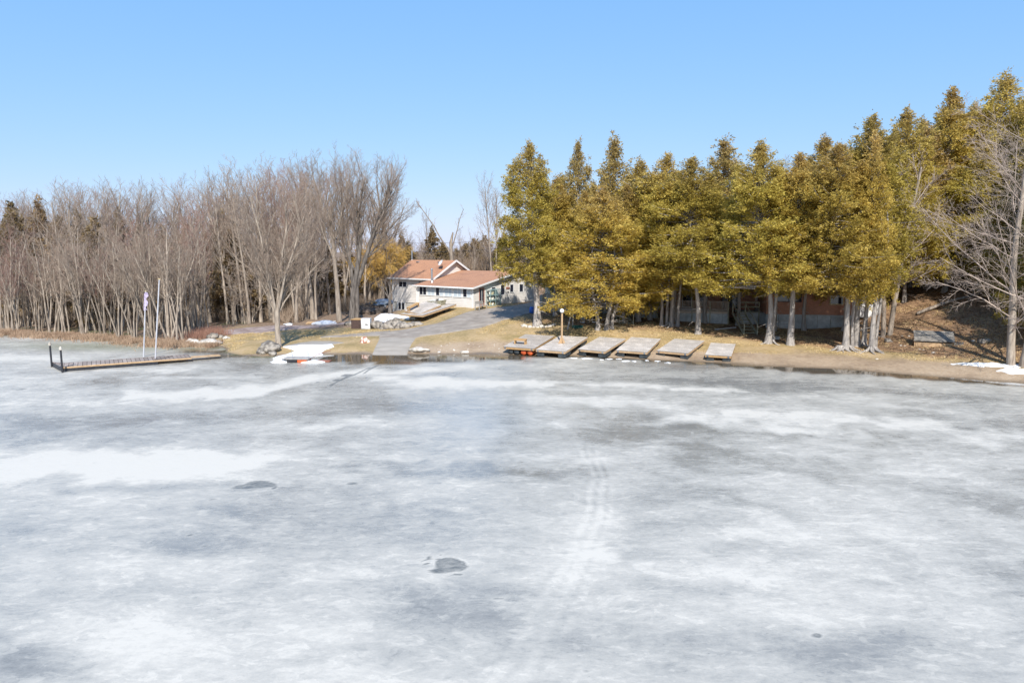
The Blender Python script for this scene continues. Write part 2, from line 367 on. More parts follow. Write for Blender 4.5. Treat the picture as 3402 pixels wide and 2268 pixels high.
def _height(x, y):
    x = np.asarray(x, float); y = np.asarray(y, float)
    xc = np.clip(x, -115, 115); yc = np.clip(y, 30, 150)
    t = np.clip(_tps(xc, yc), -.5, 8.5)
    t = np.minimum(t, 2.9+5.6*sstep(20, 44, x))
    s = y-shore_y(x)
    left = 1-sstep(-31, -24, x)
    t = t*(1-left)+left*np.clip(t, -.12, .6)
    t = t+(fbm(x*.35, y*.35, 3)-.5)*.16*(1+1.2*left)
    t += sstep(150, 300, y)*3
    hill = sstep(30, 42, x)*sstep(6, 14, s); t += hill*(fbm(x*.5+9, y*.5, 3)-.5)*.7
    slope = np.where(x > 21, .13, .16)*(1-left)+left*.03
    near = np.minimum(s, 12)*slope+ .012*np.minimum(s, 3)
    k = sstep(1.0, 5.5, s)
    h = near*(1-k)+np.maximum(t, near*.3*(1-left)+(-.3)*left)*k
    return np.where(s < 0, np.maximum(s*.25, -1.5), h)
def axis(lo, hi, step, outs):
    a = np.arange(lo, hi+1e-6, step); l = [lo-o for o in outs][::-1]; r_ = [hi+o for o in outs]
    return np.concatenate([l, a, r_])
GX = axis(-80, 80, .4, [1, 3, 7, 15, 30, 60, 120, 300, 800, 2500]); GY = np.concatenate([[-400, -100, 0, 20, 30, 34], np.arange(36, 130, .4), [131, 133, 137, 145, 160, 190, 240, 320, 600, 1500, 4000]])
gx, gy = np.meshgrid(GX, GY); GZ = _height(gx, gy)
def H(x, y):
    i = np.clip(np.searchsorted(GX, x)-1, 0, len(GX)-2); j = np.clip(np.searchsorted(GY, y)-1, 0, len(GY)-2)
    fx = (x-GX[i])/(GX[i+1]-GX[i]); fy = (y-GY[j])/(GY[j+1]-GY[j])
    return (GZ[j, i]*(1-fx)+GZ[j, i+1]*fx)*(1-fy)+(GZ[j+1, i]*(1-fx)+GZ[j+1, i+1]*fx)*fy
def h1(x, y): return float(H(np.array(float(x)), np.array(float(y))))
def on_ground(px, py):
    """the site point seen at that image pixel"""
    d = ray(px, py); t = 35.0; pt = t
    while t < 260:
        if CAMH+d.z*t < h1(d.x*t, d.y*t): break
        pt = t; t += .4
    a, b = pt, t
    for _ in range(12):
        m = (a+b)/2
        if CAMH+d.z*m < h1(d.x*m, d.y*m): b = m
        else: a = m
    return Vector((d.x*b, d.y*b, h1(d.x*b, d.y*b)))
def grid_quads(ny, nx):
    i = np.arange((ny-1)*nx).reshape(ny-1, nx)[:, :-1].ravel()
    return np.stack([i, i+1, i+nx+1, i+nx], 1)
def add_attr(me, name, val):
    a = me.attributes.new(name, 'FLOAT', 'POINT'); a.data.foreach_set('value', np.asarray(val, np.float32).ravel())
me = np_mesh('ground', np.stack([gx, gy, GZ], -1).reshape(-1, 3), grid_quads(*gx.shape), smooth=True)
S_ = gy-shore_y(gx); n1 = fbm(gx*.45, gy*.45, 4)-.5; n2 = fbm(gx*.16+40, gy*.16, 4)-.5
wleft = 1-sstep(-34, -27, gx)
sandw = np.interp(gx, [-28, -20, -9.5, -8.5, 0, 4, 17, 24, 34, 38, 50], [.3, .4, .5, 3.2, 3.4, 2.6, 2.6, 4.4, 4.6, 2.0, .8])
sand = (1-sstep(sandw*.8, sandw*1.25+.3, S_+n1*2.2))*(1-wleft)
duffs = np.interp(gx, [-6, 0, 3, 16, 24, 33, 38], [40, 12, 9.8, 10.2, 8.3, 6.8, 4.2])
duff = sstep(duffs-.9, duffs+.9, S_+n1*3.5)*sstep(-1, 3, gx+n1*4)
# edge of the wood behind the lawn on the left
fst = sstep(13.5, 16, S_+n1*4)*(1-sstep(-15, -12, gx))
fst = np.maximum(fst, wleft); fst = np.maximum(fst, sstep(96, 104, gy+n1*6))
wet = (1-sstep(.0, .16, GZ+n1*.12))
add_attr(me, 'sand', sand); add_attr(me, 'duff', duff); add_attr(me, 'forest', fst); add_attr(me, 'wet', wet)
m, n, l, b = new_mat('ground_cover')
def attr(n, name):
    a = n.new('ShaderNodeAttribute'); a.attribute_name = name; return a.outputs['Fac']
tc = n.new('ShaderNodeTexCoord'); ob = tc.outputs['Object']
fa = noise(n, l, ob, .35, 6, .62); fb = noise(n, l, ob, 3.2, 6, .7); fc = noise(n, l, mapping(n, l, ob, (1, .6, 1)), 11, 4, .7)
gmix = mth(n, l, 'ADD', mth(n, l, 'MULTIPLY', fa, .55), mth(n, l, 'MULTIPLY', fb, .45))
grass = ramp(n, l, gmix, [(.36, (.21, .165, .065)), (.46, (.31, .225, .10)), (.55, (.40, .285, .145)), (.68, (.45, .335, .20))])
grass = mixc(n, l, mth(n, l, 'MULTIPLY', mth(n, l, 'GREATER_THAN', fc, .58), .3), grass, (.20, .13, .06))
sandc = ramp(n, l, gmix, [(.35, (.22, .155, .10)), (.5, (.34, .25, .165)), (.66, (.42, .325, .225))])
peb = n.new('ShaderNodeTexVoronoi'); peb.inputs['Scale'].default_value = 5; l.new(ob, peb.inputs['Vector'])
pw = n.new('ShaderNodeMapRange'); pw.inputs[1].default_value = .12; pw.inputs[2].default_value = .05; l.new(peb.outputs['Distance'], pw.inputs[0])
duffc = ramp(n, l, mth(n, l, 'ADD', mth(n, l, 'MULTIPLY', fb, .6), mth(n, l, 'MULTIPLY', fc, .4)), [(.38, (.09, .055, .03)), (.5, (.25, .145, .075)), (.62, (.39, .26, .155))])
forc = ramp(n, l, mth(n, l, 'ADD', mth(n, l, 'MULTIPLY', fb, .6), mth(n, l, 'MULTIPLY', fc, .4)), [(.38, (.10, .07, .045)), (.52, (.24, .16, .10)), (.66, (.36, .26, .17))])
col = mixc(n, l, attr(n, 'forest'), grass, forc); col = mixc(n, l, attr(n, 'duff'), col, duffc); col = mixc(n, l, attr(n, 'sand'), col, sandc)
col = mixc(n, l, mth(n, l, 'MULTIPLY', pw.outputs[0], mth(n, l, 'MULTIPLY', mth(n, l, 'GREATER_THAN', fa, .54), .5)), col, (.55, .5, .43))
col = mixc(n, l, mth(n, l, 'MULTIPLY', attr(n, 'wet'), .75), col, (.10, .075, .05))
l.new(col, b.inputs['Base Color'])
rr = n.new('ShaderNodeMapRange'); rr.inputs[3].default_value = .95; rr.inputs[4].default_value = .35; l.new(attr(n, 'wet'), rr.inputs[0]); l.new(rr.outputs[0], b.inputs['Roughness'])
hh = mth(n, l, 'ADD', mth(n, l, 'MULTIPLY', fb, .7), mth(n, l, 'MULTIPLY', fc, .4)); bump(n, l, b, hh, .8, .12)
me.materials.append(m); ground = link_mesh('ground', me); tag(ground, 'tan winter lawn, sandy beach and brown forest floor round the lake', kind='structure')

# ------------------------------------------------------------------ LAKE: ice sheet and open melt water (one surface, split where the ice has gone)
IX = np.concatenate([[-2500, -800, -300, -150, -100, -82], np.arange(-72, 56, .17), [60, 70, 90, 150, 300, 800, 2500]])
vv = np.linspace(1/3.9, 1/86.0, 620); IY = np.concatenate([[-400, -60, -10, 0, 2, 3], 1/vv])
ix, iy = np.meshgrid(IX, IY)
# image pixel coordinates of each ice point, which place the patches below (only where the photograph shows the ice)
dyc = np.maximum(iy, 3.6); zc = -CAMH+.03
dep = dyc*cp-zc*sp; sx_ = (IW/2+FPX*ix/dep)/1.44643; sy_ = (IH/2-FPX*(dyc*sp+zc*cp)/dep)/1.44643
w1 = fbm(ix*.55+3, iy*.30, 4)-.5; w2 = fbm(ix*.55+60, iy*.35+9, 4)-.5
wx = sx_+w1*150*np.clip((sy_-780)/300, .25, 1); wy = sy_+w2*np.clip((sy_-790)*.28, 4, 70)
def ell(cx, cy, rx, ry, tilt=0, k=1.6, warp=1.0):
    X = sx_+(wx-sx_)*warp-cx; Y = sy_+(wy-sy_)*warp-cy-tilt*(sx_-cx)
    return np.exp(-((X/rx)**2+(Y/ry)**2)**k)
def line(pts, th, warp=1.0, stretch=3.0):
    X = sx_+(wx-sx_)*warp; Y = (sy_+(wy-sy_)*warp); best = np.full(X.shape, 1e9)
    for (ax, ay), (bx, by) in zip(pts[:-1], pts[1:]):
        ux, uy = (bx-ax)/stretch, by-ay; px_, py_ = (X-ax)/stretch, Y-ay
        t = np.clip((px_*ux+py_*uy)/(ux*ux+uy*uy), 0, 1); best = np.minimum(best, np.hypot(px_-t*ux, py_-t*uy))
    return np.exp(-(best/th)**3)
f_big = fbm(ix*.065+11, iy*.075+3, 5)-.5; f_mid = fbm(ix*.24+31, iy*.34+7, 5)-.5; f_sm = fbm(ix*.9+5, iy*1.4+2, 4)-.5
f_rad = fbm((ix+10)/(iy+25)*26+8, iy*.05, 4)-.5
snow = .46+f_big*.85+f_mid*.55+f_sm*.28+f_rad*.08
snow += .10*sstep(1100, 1450, sy_)
for a in [((230, 1066, 350, 34, -.02, 2.2), .55), ((520, 1045, 160, 24, -.05), .4), ((1400, 920, 170, 14, .02), .45), ((1050, 880, 190, 8, .0), .5), ((930, 850, 120, 6, -.05), .5),
          ((780, 978, 140, 11), .25), ((230, 1310, 330, 80), .26), ((200, 1480, 330, 90), .34), ((1000, 1118, 150, 26), .25), ((1330, 1290, 110, 130), .22), ((1850, 1250, 300, 70), .18),
          ((60, 822, 90, 5), .5), ((40, 789, 110, 3.5), .4), ((330, 851, 160, 4.5, -.03), .5), ((560, 893, 160, 16, -.08), .35), ((1420, 1275, 40, 22), .3), ((1700, 1310, 150, 30), .15),
          ((2100, 1400, 250, 60), .22), ((1200, 840, 170, 5), .2), ((2150, 945, 150, 8, .06), .25), ((60, 905, 160, 6), .15), ((560, 1290, 260, 60), .12), ((1020, 1312, 66, 30), .16)]: snow += a[1]*ell(*a[0])
for pts, th, v in [([(320, 905), (560, 902), (700, 875), (850, 846)], 9, .55), ([(860, 866), (1100, 874), (1320, 880), (1500, 888), (1700, 900)], 5, .5),
                   ([(1560, 958), (1760, 955), (1900, 962), (2150, 980), (2380, 1012)], 12, .5), ([(1760, 975), (2050, 1000), (2352, 1020)], 8, .25),
                   ([(0, 860), (300, 862), (600, 868)], 3.5, .2), ([(1500, 965), (1700, 972), (1900, 985)], 8, .25), ([(0, 930), (300, 925), (620, 905)], 4, .2)]: snow += v*line(pts, th)*(.55+.9*np.clip(f_mid+.5, 0, 1))
for a in [((600, 955, 330, 16, -.02), .2), ((120, 960, 260, 16), .2), ((400, 1120, 420, 13), .22), ((450, 1240, 140, 24), .28), ((540, 1182, 60, 12), .25), ((1000, 1080, 230, 12), .25), ((1240, 1090, 120, 12), .32),
          ((1420, 990, 230, 14), .2), ((1500, 955, 90, 8), .15), ((1850, 995, 330, 12, .05), .15), ((1560, 1150, 160, 20), .15), ((1550, 1365, 140, 28), .3), ((1750, 1490, 420, 60), .3), ((1160, 1400, 300, 60), .15),
          ((950, 1395, 180, 60), .15), ((90, 1530, 90, 40), .35), ((880, 1040, 260, 22), .18), ((900, 925, 190, 22), .2), ((1240, 905, 130, 8), .1), ((1750, 845, 500, 7, .035), .15), ((2000, 900, 420, 7, .05), .18),
          ((1730, 1270, 260, 22), .15), ((0, 1460, 70, 30), .2), ((1620, 1200, 190, 14), .12), ((250, 875, 260, 6), .12)]: snow -= 1.15*a[1]*ell(*a[0])
snow -= .36*line([(1560, 1040), (1850, 1072), (2100, 1105), (2380, 1165)], 26)
snow -= .15*line([(1500, 1100), (1800, 1180), (2100, 1270), (2352, 1330)], 12)
# twin vehicle ruts
def path(off, wob=0): return [(1165+off*2.3, 1568), (1240+off*2.0, 1440), (1318+off*1.5, 1300), (1362+off*1.1, 1180), (1372+off*.8, 1100), (1345+off*.6, 1030), (1295+off*.5, 975), (1225+off*.4, 925)]
for o_, w_, v_ in ((-16, 8, .13), (12, 9, .11), (34, 6, .07)): snow += v_*line(path(o_), w_, .16, 1.0)*(.8+f_mid)
snow += .08*line(path(4), 40, .6, 1.0)
for o_, w_, v_ in ((-3, 4.2, .15), (24, 3.6, .19), (-28, 3, .09)): snow -= v_*line(path(o_), w_, .16, 1.0)*np.clip(.75+f_mid*1.6, .1, 1.3)
snow -= .12*line([(900, 1095), (1010, 1035), (1120, 990)], 1.5, .1, 1.2)
dark = np.zeros_like(snow)
for a in [((590, 1112, 34, 10, .05, 2.5), .8), ((560, 1118, 34, 5, -.1, 2.5), .7), ((615, 1116, 16, 5, .3, 2.5), .7), ((1044, 1300, 30, 13, .25, 2.5), 1.0), ((1020, 1308, 34, 7, -.1, 2), 1.0), ((1012, 1296, 14, 12, 0, 2), 1.0), ((984, 1287, 9, 5, .2, 2), .8), ((975, 1297, 16, 3, .1, 2), .8), ((1000, 1281, 7, 3, 0, 2), .8), ((1048, 1322, 20, 3, .0, 2), .7), ((960, 1305, 6, 2, .0, 2), .7), ((1876, 1458, 17, 7), .8), ((1150, 1376, 10, 3.5), .9), ((1050, 1171, 12, 3), .7), ((868, 1157, 11, 3), .5),
          ((812, 1110, 16, 3.5), .8), ((1090, 1102, 9, 2.5), .6), ((460, 1248, 10, 3), .7), ((437, 1226, 9, 3), .7), ((490, 1150, 12, 2.5), .6), ((556, 1150, 9, 2), .6), ((1360, 1543, 12, 4), .6), ((440, 1268, 9, 2.5), .6), ((1290, 903, 10, 1.5), .5),
          ((797, 861, 15, 3.5, -.3), .9), ((776, 874, 14, 2.6, -.5), .9), ((832, 848, 26, 2.4, -.3), .9), ((762, 884, 4, 4), .8), ((712, 880, 20, 1.2, -.05), .7), ((862, 853, 10, 1.5, .4), .7), ((2030, 908, 40, 3), .35), ((2120, 893, 7, 1.5), .8), ((620, 985, 12, 1.4), .2)]: dark = np.maximum(dark, a[1]*ell(*a[0], warp=.42) if len(a[0]) == 6 else a[1]*ell(a[0][0], a[0][1], a[0][2], a[0][3], 0, 1.6, .18))
for (x, y, rx, ry) in [(1876, 1458, 30, 14), (1050, 1171, 26, 7), (868, 1157, 24, 7), (1150, 1376, 18, 7)]: snow += .2*ell(x, y, rx, ry, 0, 1.6, .2)
for pts, th, v in [([(858, 842), (820, 858), (795, 868), (768, 882)], 1.5, .75), ([(800, 866), (835, 864), (860, 870)], 1.2, .6), ([(768, 882), (762, 890)], 1.8, .8), ([(800, 868), (765, 874), (720, 880)], .9, .6), ([(870, 838), (850, 850), (842, 856)], 1.4, .7),
                   ([(520, 866), (640, 860), (760, 850), (842, 840)], .8, .42), ([(40, 894), (140, 890), (200, 891)], .8, .6), ([(300, 884), (420, 878), (560, 872)], .7, .4), ([(735, 905), (728, 911)], 1.3, .7)]: dark = np.maximum(dark, v*line(pts, th, .35, 2.0))
# open water next to the shore (metres from the waterline) and the inlet by the rocks
sIce = shore_y(ix)-iy
wid = np.interp(ix, [-80, -40, -26, -22, -17, -15, -9, -4, .5, 2.5, 6, 12, 17, 24, 33, 37, 42, 60], [-1, -.8, -.3, .5, .5, 4.4, 5.2, 4.2, 2.4, .9, .5, 1.0, 1.5, 2.2, 2.0, 1.4, .9, .8])
openw = 1-sstep(-.18, .22, sIce-wid+(fbm(ix*.8, iy*1.5, 3)-.5)*1.1)
openw = np.maximum(openw, ell(465, 806, 66, 5.5, .02, 3, .35)); openw = np.maximum(openw, ell(520, 816, 60, 4, .0, 3, .3)*.9); openw = np.maximum(openw, (ix < -18)*(sIce < -3)*(.25+.5*sstep(.45, .6, fbm(ix*.2, iy*.2, 3))))
green = np.clip(ell(300, 797, 260, 10, 0, 2, .5)*.9+ell(90, 790, 200, 7, 0, 2, .5)*.3+ell(640, 829, 90, 5)*.35+(sIce < 0)*1.0*(ix < -16), 0, 1)
blue = ell(1110, 945, 110, 55, 0, 1.5, .6)*.8+ell(1160, 1000, 200, 60, 0, 1.5, .6)*.3  # faint bluish reflection on the wet ice, painted as a tint mask
snow = np.clip(snow, 0, 1.1); snow[sIce < .5] *= .75
allV = np.stack([ix, iy, np.full(ix.shape, .03)], -1).reshape(-1, 3); q = grid_quads(*ix.shape)
m, n, l, b = new_mat('lake_ice')
tc = n.new('ShaderNodeTexCoord'); ob = tc.outputs['Object']
s0 = attr(n, 'snow'); d0 = attr(n, 'dark'); o0 = attr(n, 'open')
na = noise(n, l, mapping(n, l, ob, (.7, 1.35, 1), (0, 0, .06)), 1.1, 7, .62, .6); nb = noise(n, l, mapping(n, l, ob, (.7, 1.3, 1)), 5.0, 6, .65, .3)
nc = noise(n, l, mapping(n, l, ob, (.7, 1.2, 1), (0, 0, -.08)), .6, 8, .68, 1.2); nd = noise(n, l, mapping(n, l, ob, (.8, 2.0, 1)), 7.5, 4, .6, .5)
def mr_(src, a_, b2_, c_, d2_):
    q_ = n.new('ShaderNodeMapRange'); q_.inputs[1].default_value = a_; q_.inputs[2].default_value = b2_; q_.inputs[3].default_value = c_; q_.inputs[4].default_value = d2_; l.new(src, q_.inputs[0]); return q_.outputs[0]
det = mth(n, l, 'ADD', mth(n, l, 'MULTIPLY', mth(n, l, 'SUBTRACT', na, .5), .70), mth(n, l, 'MULTIPLY', mth(n, l, 'SUBTRACT', nb, .5), .62))
ne = noise(n, l, mapping(n, l, ob, (1, 1.3, 1)), 16, 3, .6, .3)
det = mth(n, l, 'ADD', det, mth(n, l, 'MULTIPLY', mth(n, l, 'SUBTRACT', ne, .5), .30))
det = mth(n, l, 'ADD', det, mth(n, l, 'ADD', mr_(nc, .545, .575, 0, .12), mr_(nd, .36, .31, 0, -.16)))
det = mth(n, l, 'ADD', det, mr_(nd, .66, .72, 0, .14))
nf = noise(n, l, mapping(n, l, ob, (.8, 1.5, 1)), 1.7, 5, .6, .8); det = mth(n, l, 'ADD', det, mth(n, l, 'ADD', mr_(nf, .59, .62, 0, .16), mr_(nf, .38, .34, 0, -.13)))
s1 = mth(n, l, 'ADD', mth(n, l, 'ADD', s0, det), mth(n, l, 'SUBTRACT', mr_(d0, .06, .28, 0, .13), .0))
ice = ramp(n, l, s1, [(.0, (.205, .200, .182)), (.25, (.285, .275, .245)), (.5, (.385, .366, .318)), (.72, (.462, .434, .374)), (1.02, (.57, .53, .452))])
ice = mixc(n, l, mth(n, l, 'MULTIPLY', attr(n, 'blue'), .22), ice, (.30, .35, .39))  # reflection tint mixed into the ice base colour
ice = mixc(n, l, mth(n, l, 'MULTIPLY', attr(n, 'green'), .75), ice, mixc(n, l, na, (.20, .205, .13), (.31, .31, .23)))
d0 = mr_(mth(n, l, 'ADD', d0, mth(n, l, 'MULTIPLY', mth(n, l, 'SUBTRACT', nb, .5), 1.1)), .26, .58, 0, 1)
ice = mixc(n, l, mth(n, l, 'MULTIPLY', d0, mr_(nb, .35, .65, .9, .55)), ice, (.095, .105, .105))
l.new(ice, b.inputs['Base Color'])
rg = n.new('ShaderNodeMapRange'); rg.inputs[1].default_value = .1; rg.inputs[2].default_value = .9; rg.inputs[3].default_value = .16; rg.inputs[4].default_value = .6
l.new(s1, rg.inputs[0]); l.new(rg.outputs[0], b.inputs['Roughness']); b.inputs['IOR'].default_value = 1.31
bump(n, l, b, mth(n, l, 'ADD', mth(n, l, 'MULTIPLY', na, .6), mth(n, l, 'MULTIPLY', nb, .5)),   .22, .05)
wb = n.new('ShaderNodeBsdfPrincipled'); wb.inputs['Base Color'].default_value = (.075, .062, .04, 1); wb.inputs['Roughness'].default_value = .04; wb.inputs['IOR'].default_value = 1.33
wnz = noise(n, l, mapping(n, l, ob, (1, 2.5, 1)), 2.0, 3, .5); bp = n.new('ShaderNodeBump'); bp.inputs['Strength'].default_value = .06; bp.inputs['Distance'].default_value = .02
l.new(wnz, bp.inputs['Height']); l.new(bp.outputs[0], wb.inputs['Normal'])
l.new(mixc(n, l, attr(n, 'green'), (.10, .08, .055), (.16, .17, .085)), wb.inputs['Base Color'])
ms = n.new('ShaderNodeMixShader'); l.new(o0, ms.inputs[0]); l.new(b.outputs[0], ms.inputs[1]); l.new(wb.outputs[0], ms.inputs[2]); l.new(ms.outputs[0], n['Material Output'].inputs[0])
MT['ice'] = m
fo = openw.reshape(-1)[q].mean(1) > .5
hid = (sIce.reshape(-1)[q].max(1) < -2.5) & (ix.reshape(-1)[q].mean(1) > -15)
for nm, msk, lab in (('lake_ice', ~fo & ~hid, 'grey white lake ice with snow patches, ruts and melt holes'), ('open_water', fo & ~hid, 'dark melt water along the shore and in the flooded wood')):
    qq = q[msk]; used, inv = np.unique(qq, return_inverse=True)
    me = np_mesh(nm, allV[used], inv.reshape(-1, 4), [m], smooth=True)
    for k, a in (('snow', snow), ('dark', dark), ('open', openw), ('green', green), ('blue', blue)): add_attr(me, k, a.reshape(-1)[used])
    tag(link_mesh(nm, me), lab, kind='structure')

# ------------------------------------------------------------------ sheets laid on the land
def resample(pts, k):
    P = np.array([[p.x, p.y] for p in pts]); d = np.r_[0, np.cumsum(np.hypot(*np.diff(P, axis=0).T))]; t = np.linspace(0, d[-1], k)
    return np.stack([np.interp(t, d, P[:, 0]), np.interp(t, d, P[:, 1])], 1)
def ribbon(name, left, right, mat, off=.05, k=90, w=24, label=None, edge=.25, thick=.25):
    A = resample([on_ground(*p) for p in left], k); B = resample([on_ground(*p) for p in right], k)
    for _ in range(4): A[1:-1] = (A[:-2]+A[2:]+A[1:-1]*2)/4; B[1:-1] = (B[:-2]+B[2:]+B[1:-1]*2)/4
    nz = (fbm(A[:, 0]*1.2, A[:, 1]*1.2, 3)-.5)*edge; A[:, 0] += nz; B[:, 0] += (fbm(B[:, 0]*1.3, B[:, 1]*1.1+9, 3)-.5)*edge
    t = np.linspace(0, 1, w)[None, :, None]; G = A[:, None]*(1-t)+B[:, None]*t; z = H(G[..., 0], G[..., 1])+off
    z[:, 0] -= thick; z[:, -1] -= thick; z[0] -= thick*.5; z[-1] -= thick
    me = np_mesh(name, np.concatenate([G, z[..., None]], -1).reshape(-1, 3), grid_quads(k, w), [MT[mat] if isinstance(mat, str) else mat], smooth=True)
    return tag(link_mesh(name, me), label, kind='structure')
def blob(name, pts, mat, off=.05, label=None, rag=.25, rise=.0, nr=14, na=120, seed=0, kind='structure', freq=1.1):
    P = [on_ground(*p) for p in pts]; c = sum(P, Vector())/len(P); B = resample(P+[P[0]], na+1)[:-1]
    B += (np.stack([fbm(B[:, 0]*freq+seed, B[:, 1]*freq, 4), fbm(B[:, 0]*freq+50, B[:, 1]*freq+seed, 4)], 1)-.5)*rag*2
    r = np.sqrt(np.linspace(0, 1, nr))[:, None, None]; G = np.array([c.x, c.y])*(1-r)+B[None]*r
    z = np.maximum(H(G[..., 0], G[..., 1]), .035)+off+rise*(1-np.linspace(0, 1, nr)[:, None]**3)*(.6+.8*fbm(G[..., 0]*1.5+seed, G[..., 1]*1.5, 3)); z[-1] -= off+.04
    V = np.concatenate([G, z[..., None]], -1).reshape(-1, 3); idx = np.arange(nr*na).reshape(nr, na)
    a, b_ = idx[:-1], np.roll(idx[:-1], -1, 1); c_, d_ = np.roll(idx[1:], -1, 1), idx[1:]
    me = np_mesh(name, V, np.stack([a, d_, c_, b_], -1).reshape(-1, 4), [MT[mat]], smooth=True)
    o = link_mesh(name, me); tag(o, label, kind=kind); return o
MT['asphalt'] = M2('worn_asphalt', (.225, .19, .155), (.34, .295, .245), .9, .9, bmp=.25, lo=.35, hi=.68)
MT['ramp'] = M2('concrete_ramp', (.27, .24, .20), (.36, .32, .27), 1.1, .9, (.7, 2.2, 1), .2)
MT['gravel'] = M2('brown_gravel', (.20, .14, .12), (.37, .30, .27), 1.2, .95, bmp=.4)
ribbon('driveway', [(1256, 1123), (1262, 1104), (1364, 1091), (1447, 1075), (1516, 1048), (1561, 1033), (1626, 1024), (1700, 1016), (1790, 1000)],
       [(1388, 1124), (1392, 1120), (1456, 1111), (1540, 1099), (1600, 1090), (1656, 1072), (1700, 1058), (1750, 1045), (1830, 1022)], 'asphalt', .05, 120, 30, 'worn grey asphalt drive climbing from the ramp past the white house')
ribbon('boat_ramp', [(1226, 1186), (1236, 1165), (1247, 1141), (1256, 1122)], [(1357, 1186), (1363, 1165), (1376, 1138), (1388, 1123)], 'ramp', .07, 40, 16, 'pale concrete boat ramp running down into the dark melt water', edge=.06)
ribbon('gravel_path', [(1300, 1096), (1200, 1106), (1085, 1116), (1060, 1120)], [(1300, 1117), (1200, 1118), (1090, 1121), (1060, 1122)], 'asphalt', .045, 60, 10, 'thin grey strip of path leaving the drive across the lawn', .5)
ribbon('gravel_track', [(735, 1098), (800, 1090), (900, 1082), (1000, 1081), (1130, 1075), (1180, 1060)], [(735, 1112), (800, 1110), (870, 1108), (925, 1099), (1020, 1092), (1180, 1074)], 'gravel', .045, 80, 14, 'brown gravel track along the edge of the wood', .7)
blob('concrete_pad', [(938, 1152), (990, 1140), (1040, 1133), (1100, 1134), (1146, 1139), (1110, 1144), (1040, 1152), (980, 1160)], 'ramp', .045, 'flat grey concrete pad beside the tree on the lawn', .05)
SN = [('snow patch', [(905, 1205), (925, 1188), (985, 1165), (935, 1153), (1000, 1147), (1108, 1143), (1111, 1152), (1085, 1160), (1072, 1172), (1076, 1184), (1040, 1196), (1000, 1210), (960, 1210)], .10, 'large white snow patch beside the tree on the lawn, running onto the ice', .2),
      ('b', [(3165, 1211), (3250, 1206), (3402, 1207), (3470, 1212), (3380, 1218), (3200, 1218)], .01, 'white snow streak at the foot of the twin grey trees', .75),
      ('c', [(3310, 1233), (3350, 1225), (3440, 1227), (3470, 1236), (3360, 1239)], .05, 'small snow streak nearest the right edge of the shore', .5),
      ('d', [(1242, 1060), (1262, 1045), (1290, 1042), (1360, 1052), (1358, 1062), (1330, 1060), (1290, 1064), (1250, 1088), (1240, 1085)], .12, 'melting white snow heap behind the boulders by the drive', .3),
      ('e', [(940, 1077), (965, 1074), (972, 1079), (950, 1081)], .04, 'small flat snow remnant at the edge of the gravel track', .15),
      ('f', [(785, 1003), (810, 1000), (860, 995), (890, 989), (870, 998), (830, 1003)], .1, 'long snow strip deep in the wood behind the pond', .3)]
for _, pts, rise, lab, rag in SN: blob('snow_patch', pts, 'snow', .05, lab, rag, rise, seed=len(lab))
rr_ = random.Random(5)
for i in range(11):   # foam-like ridge of broken snow along the front of the docks
    x = 1905+i*30+rr_.uniform(-13, 13); y = 1189+i*1.5+rr_.uniform(-2.5, 3.5); w = rr_.uniform(7, 20)
    P = at_z(x, y, 0); me = ico_rock((w/40*.8, .13, .045), i*3.1, .45, 3); me.materials.append(MT['snow']); o = link_mesh('ice_chunk', me); o.location = (P.x, P.y, .04)
    tag(o, 'thin white chunk of broken shore ice in front of the docks', 'ice chunk', 'broken ice along the dock fronts')
# ------------------------------------------------------------------ TREES
def tubes_np(lines, sides):
    """lines: list of (pts (k,3), radii (k)); grouped by k -> verts, quads"""
    V, Q, base = [], [], 0
    groups = {}
    for p, r in lines: groups.setdefault(len(p), []).append((p, r))
    for k, L in groups.items():
        P = np.array([a for a, _ in L]); Rr = np.array([r for _, r in L])
        D = np.empty_like(P); D[:, 1:-1] = P[:, 2:]-P[:, :-2]; D[:, 0] = P[:, 1]-P[:, 0]; D[:, -1] = P[:, -1]-P[:, -2]
        D /= np.linalg.norm(D, axis=-1, keepdims=True)+1e-9
        up = np.where(np.abs(D[..., 2:3]) < .9, np.array([0, 0, 1.]), np.array([1., 0, 0]))
        X = np.cross(D, up); X /= np.linalg.norm(X, axis=-1, keepdims=True)+1e-9; Y = np.cross(D, X)
        a = np.arange(sides)*2*math.pi/sides
        ring = P[:, :, None]+(X[:, :, None]*np.cos(a)[None, None, :, None]+Y[:, :, None]*np.sin(a)[None, None, :, None])*Rr[:, :, None, None]
        N = len(L); idx = (np.arange(N*k*sides)+base).reshape(N, k, sides)
        q = np.stack([idx[:, :-1], np.roll(idx[:, :-1], -1, 2), np.roll(idx[:, 1:], -1, 2), idx[:, 1:]], -1).reshape(-1, 4)
        V.append(ring.reshape(-1, 3)); Q.append(q); base += N*k*sides
    return np.concatenate(V), np.concatenate(Q)
def rot_about(v, ax, ang):
    c, s = math.cos(ang), math.sin(ang)
    return v*c+np.cross(ax, v)*s+ax*np.dot(ax, v)*(1-c)
def perp(v, rs):
    a = rs.normal(size=3); a -= v*a.dot(v); return a/np.linalg.norm(a)
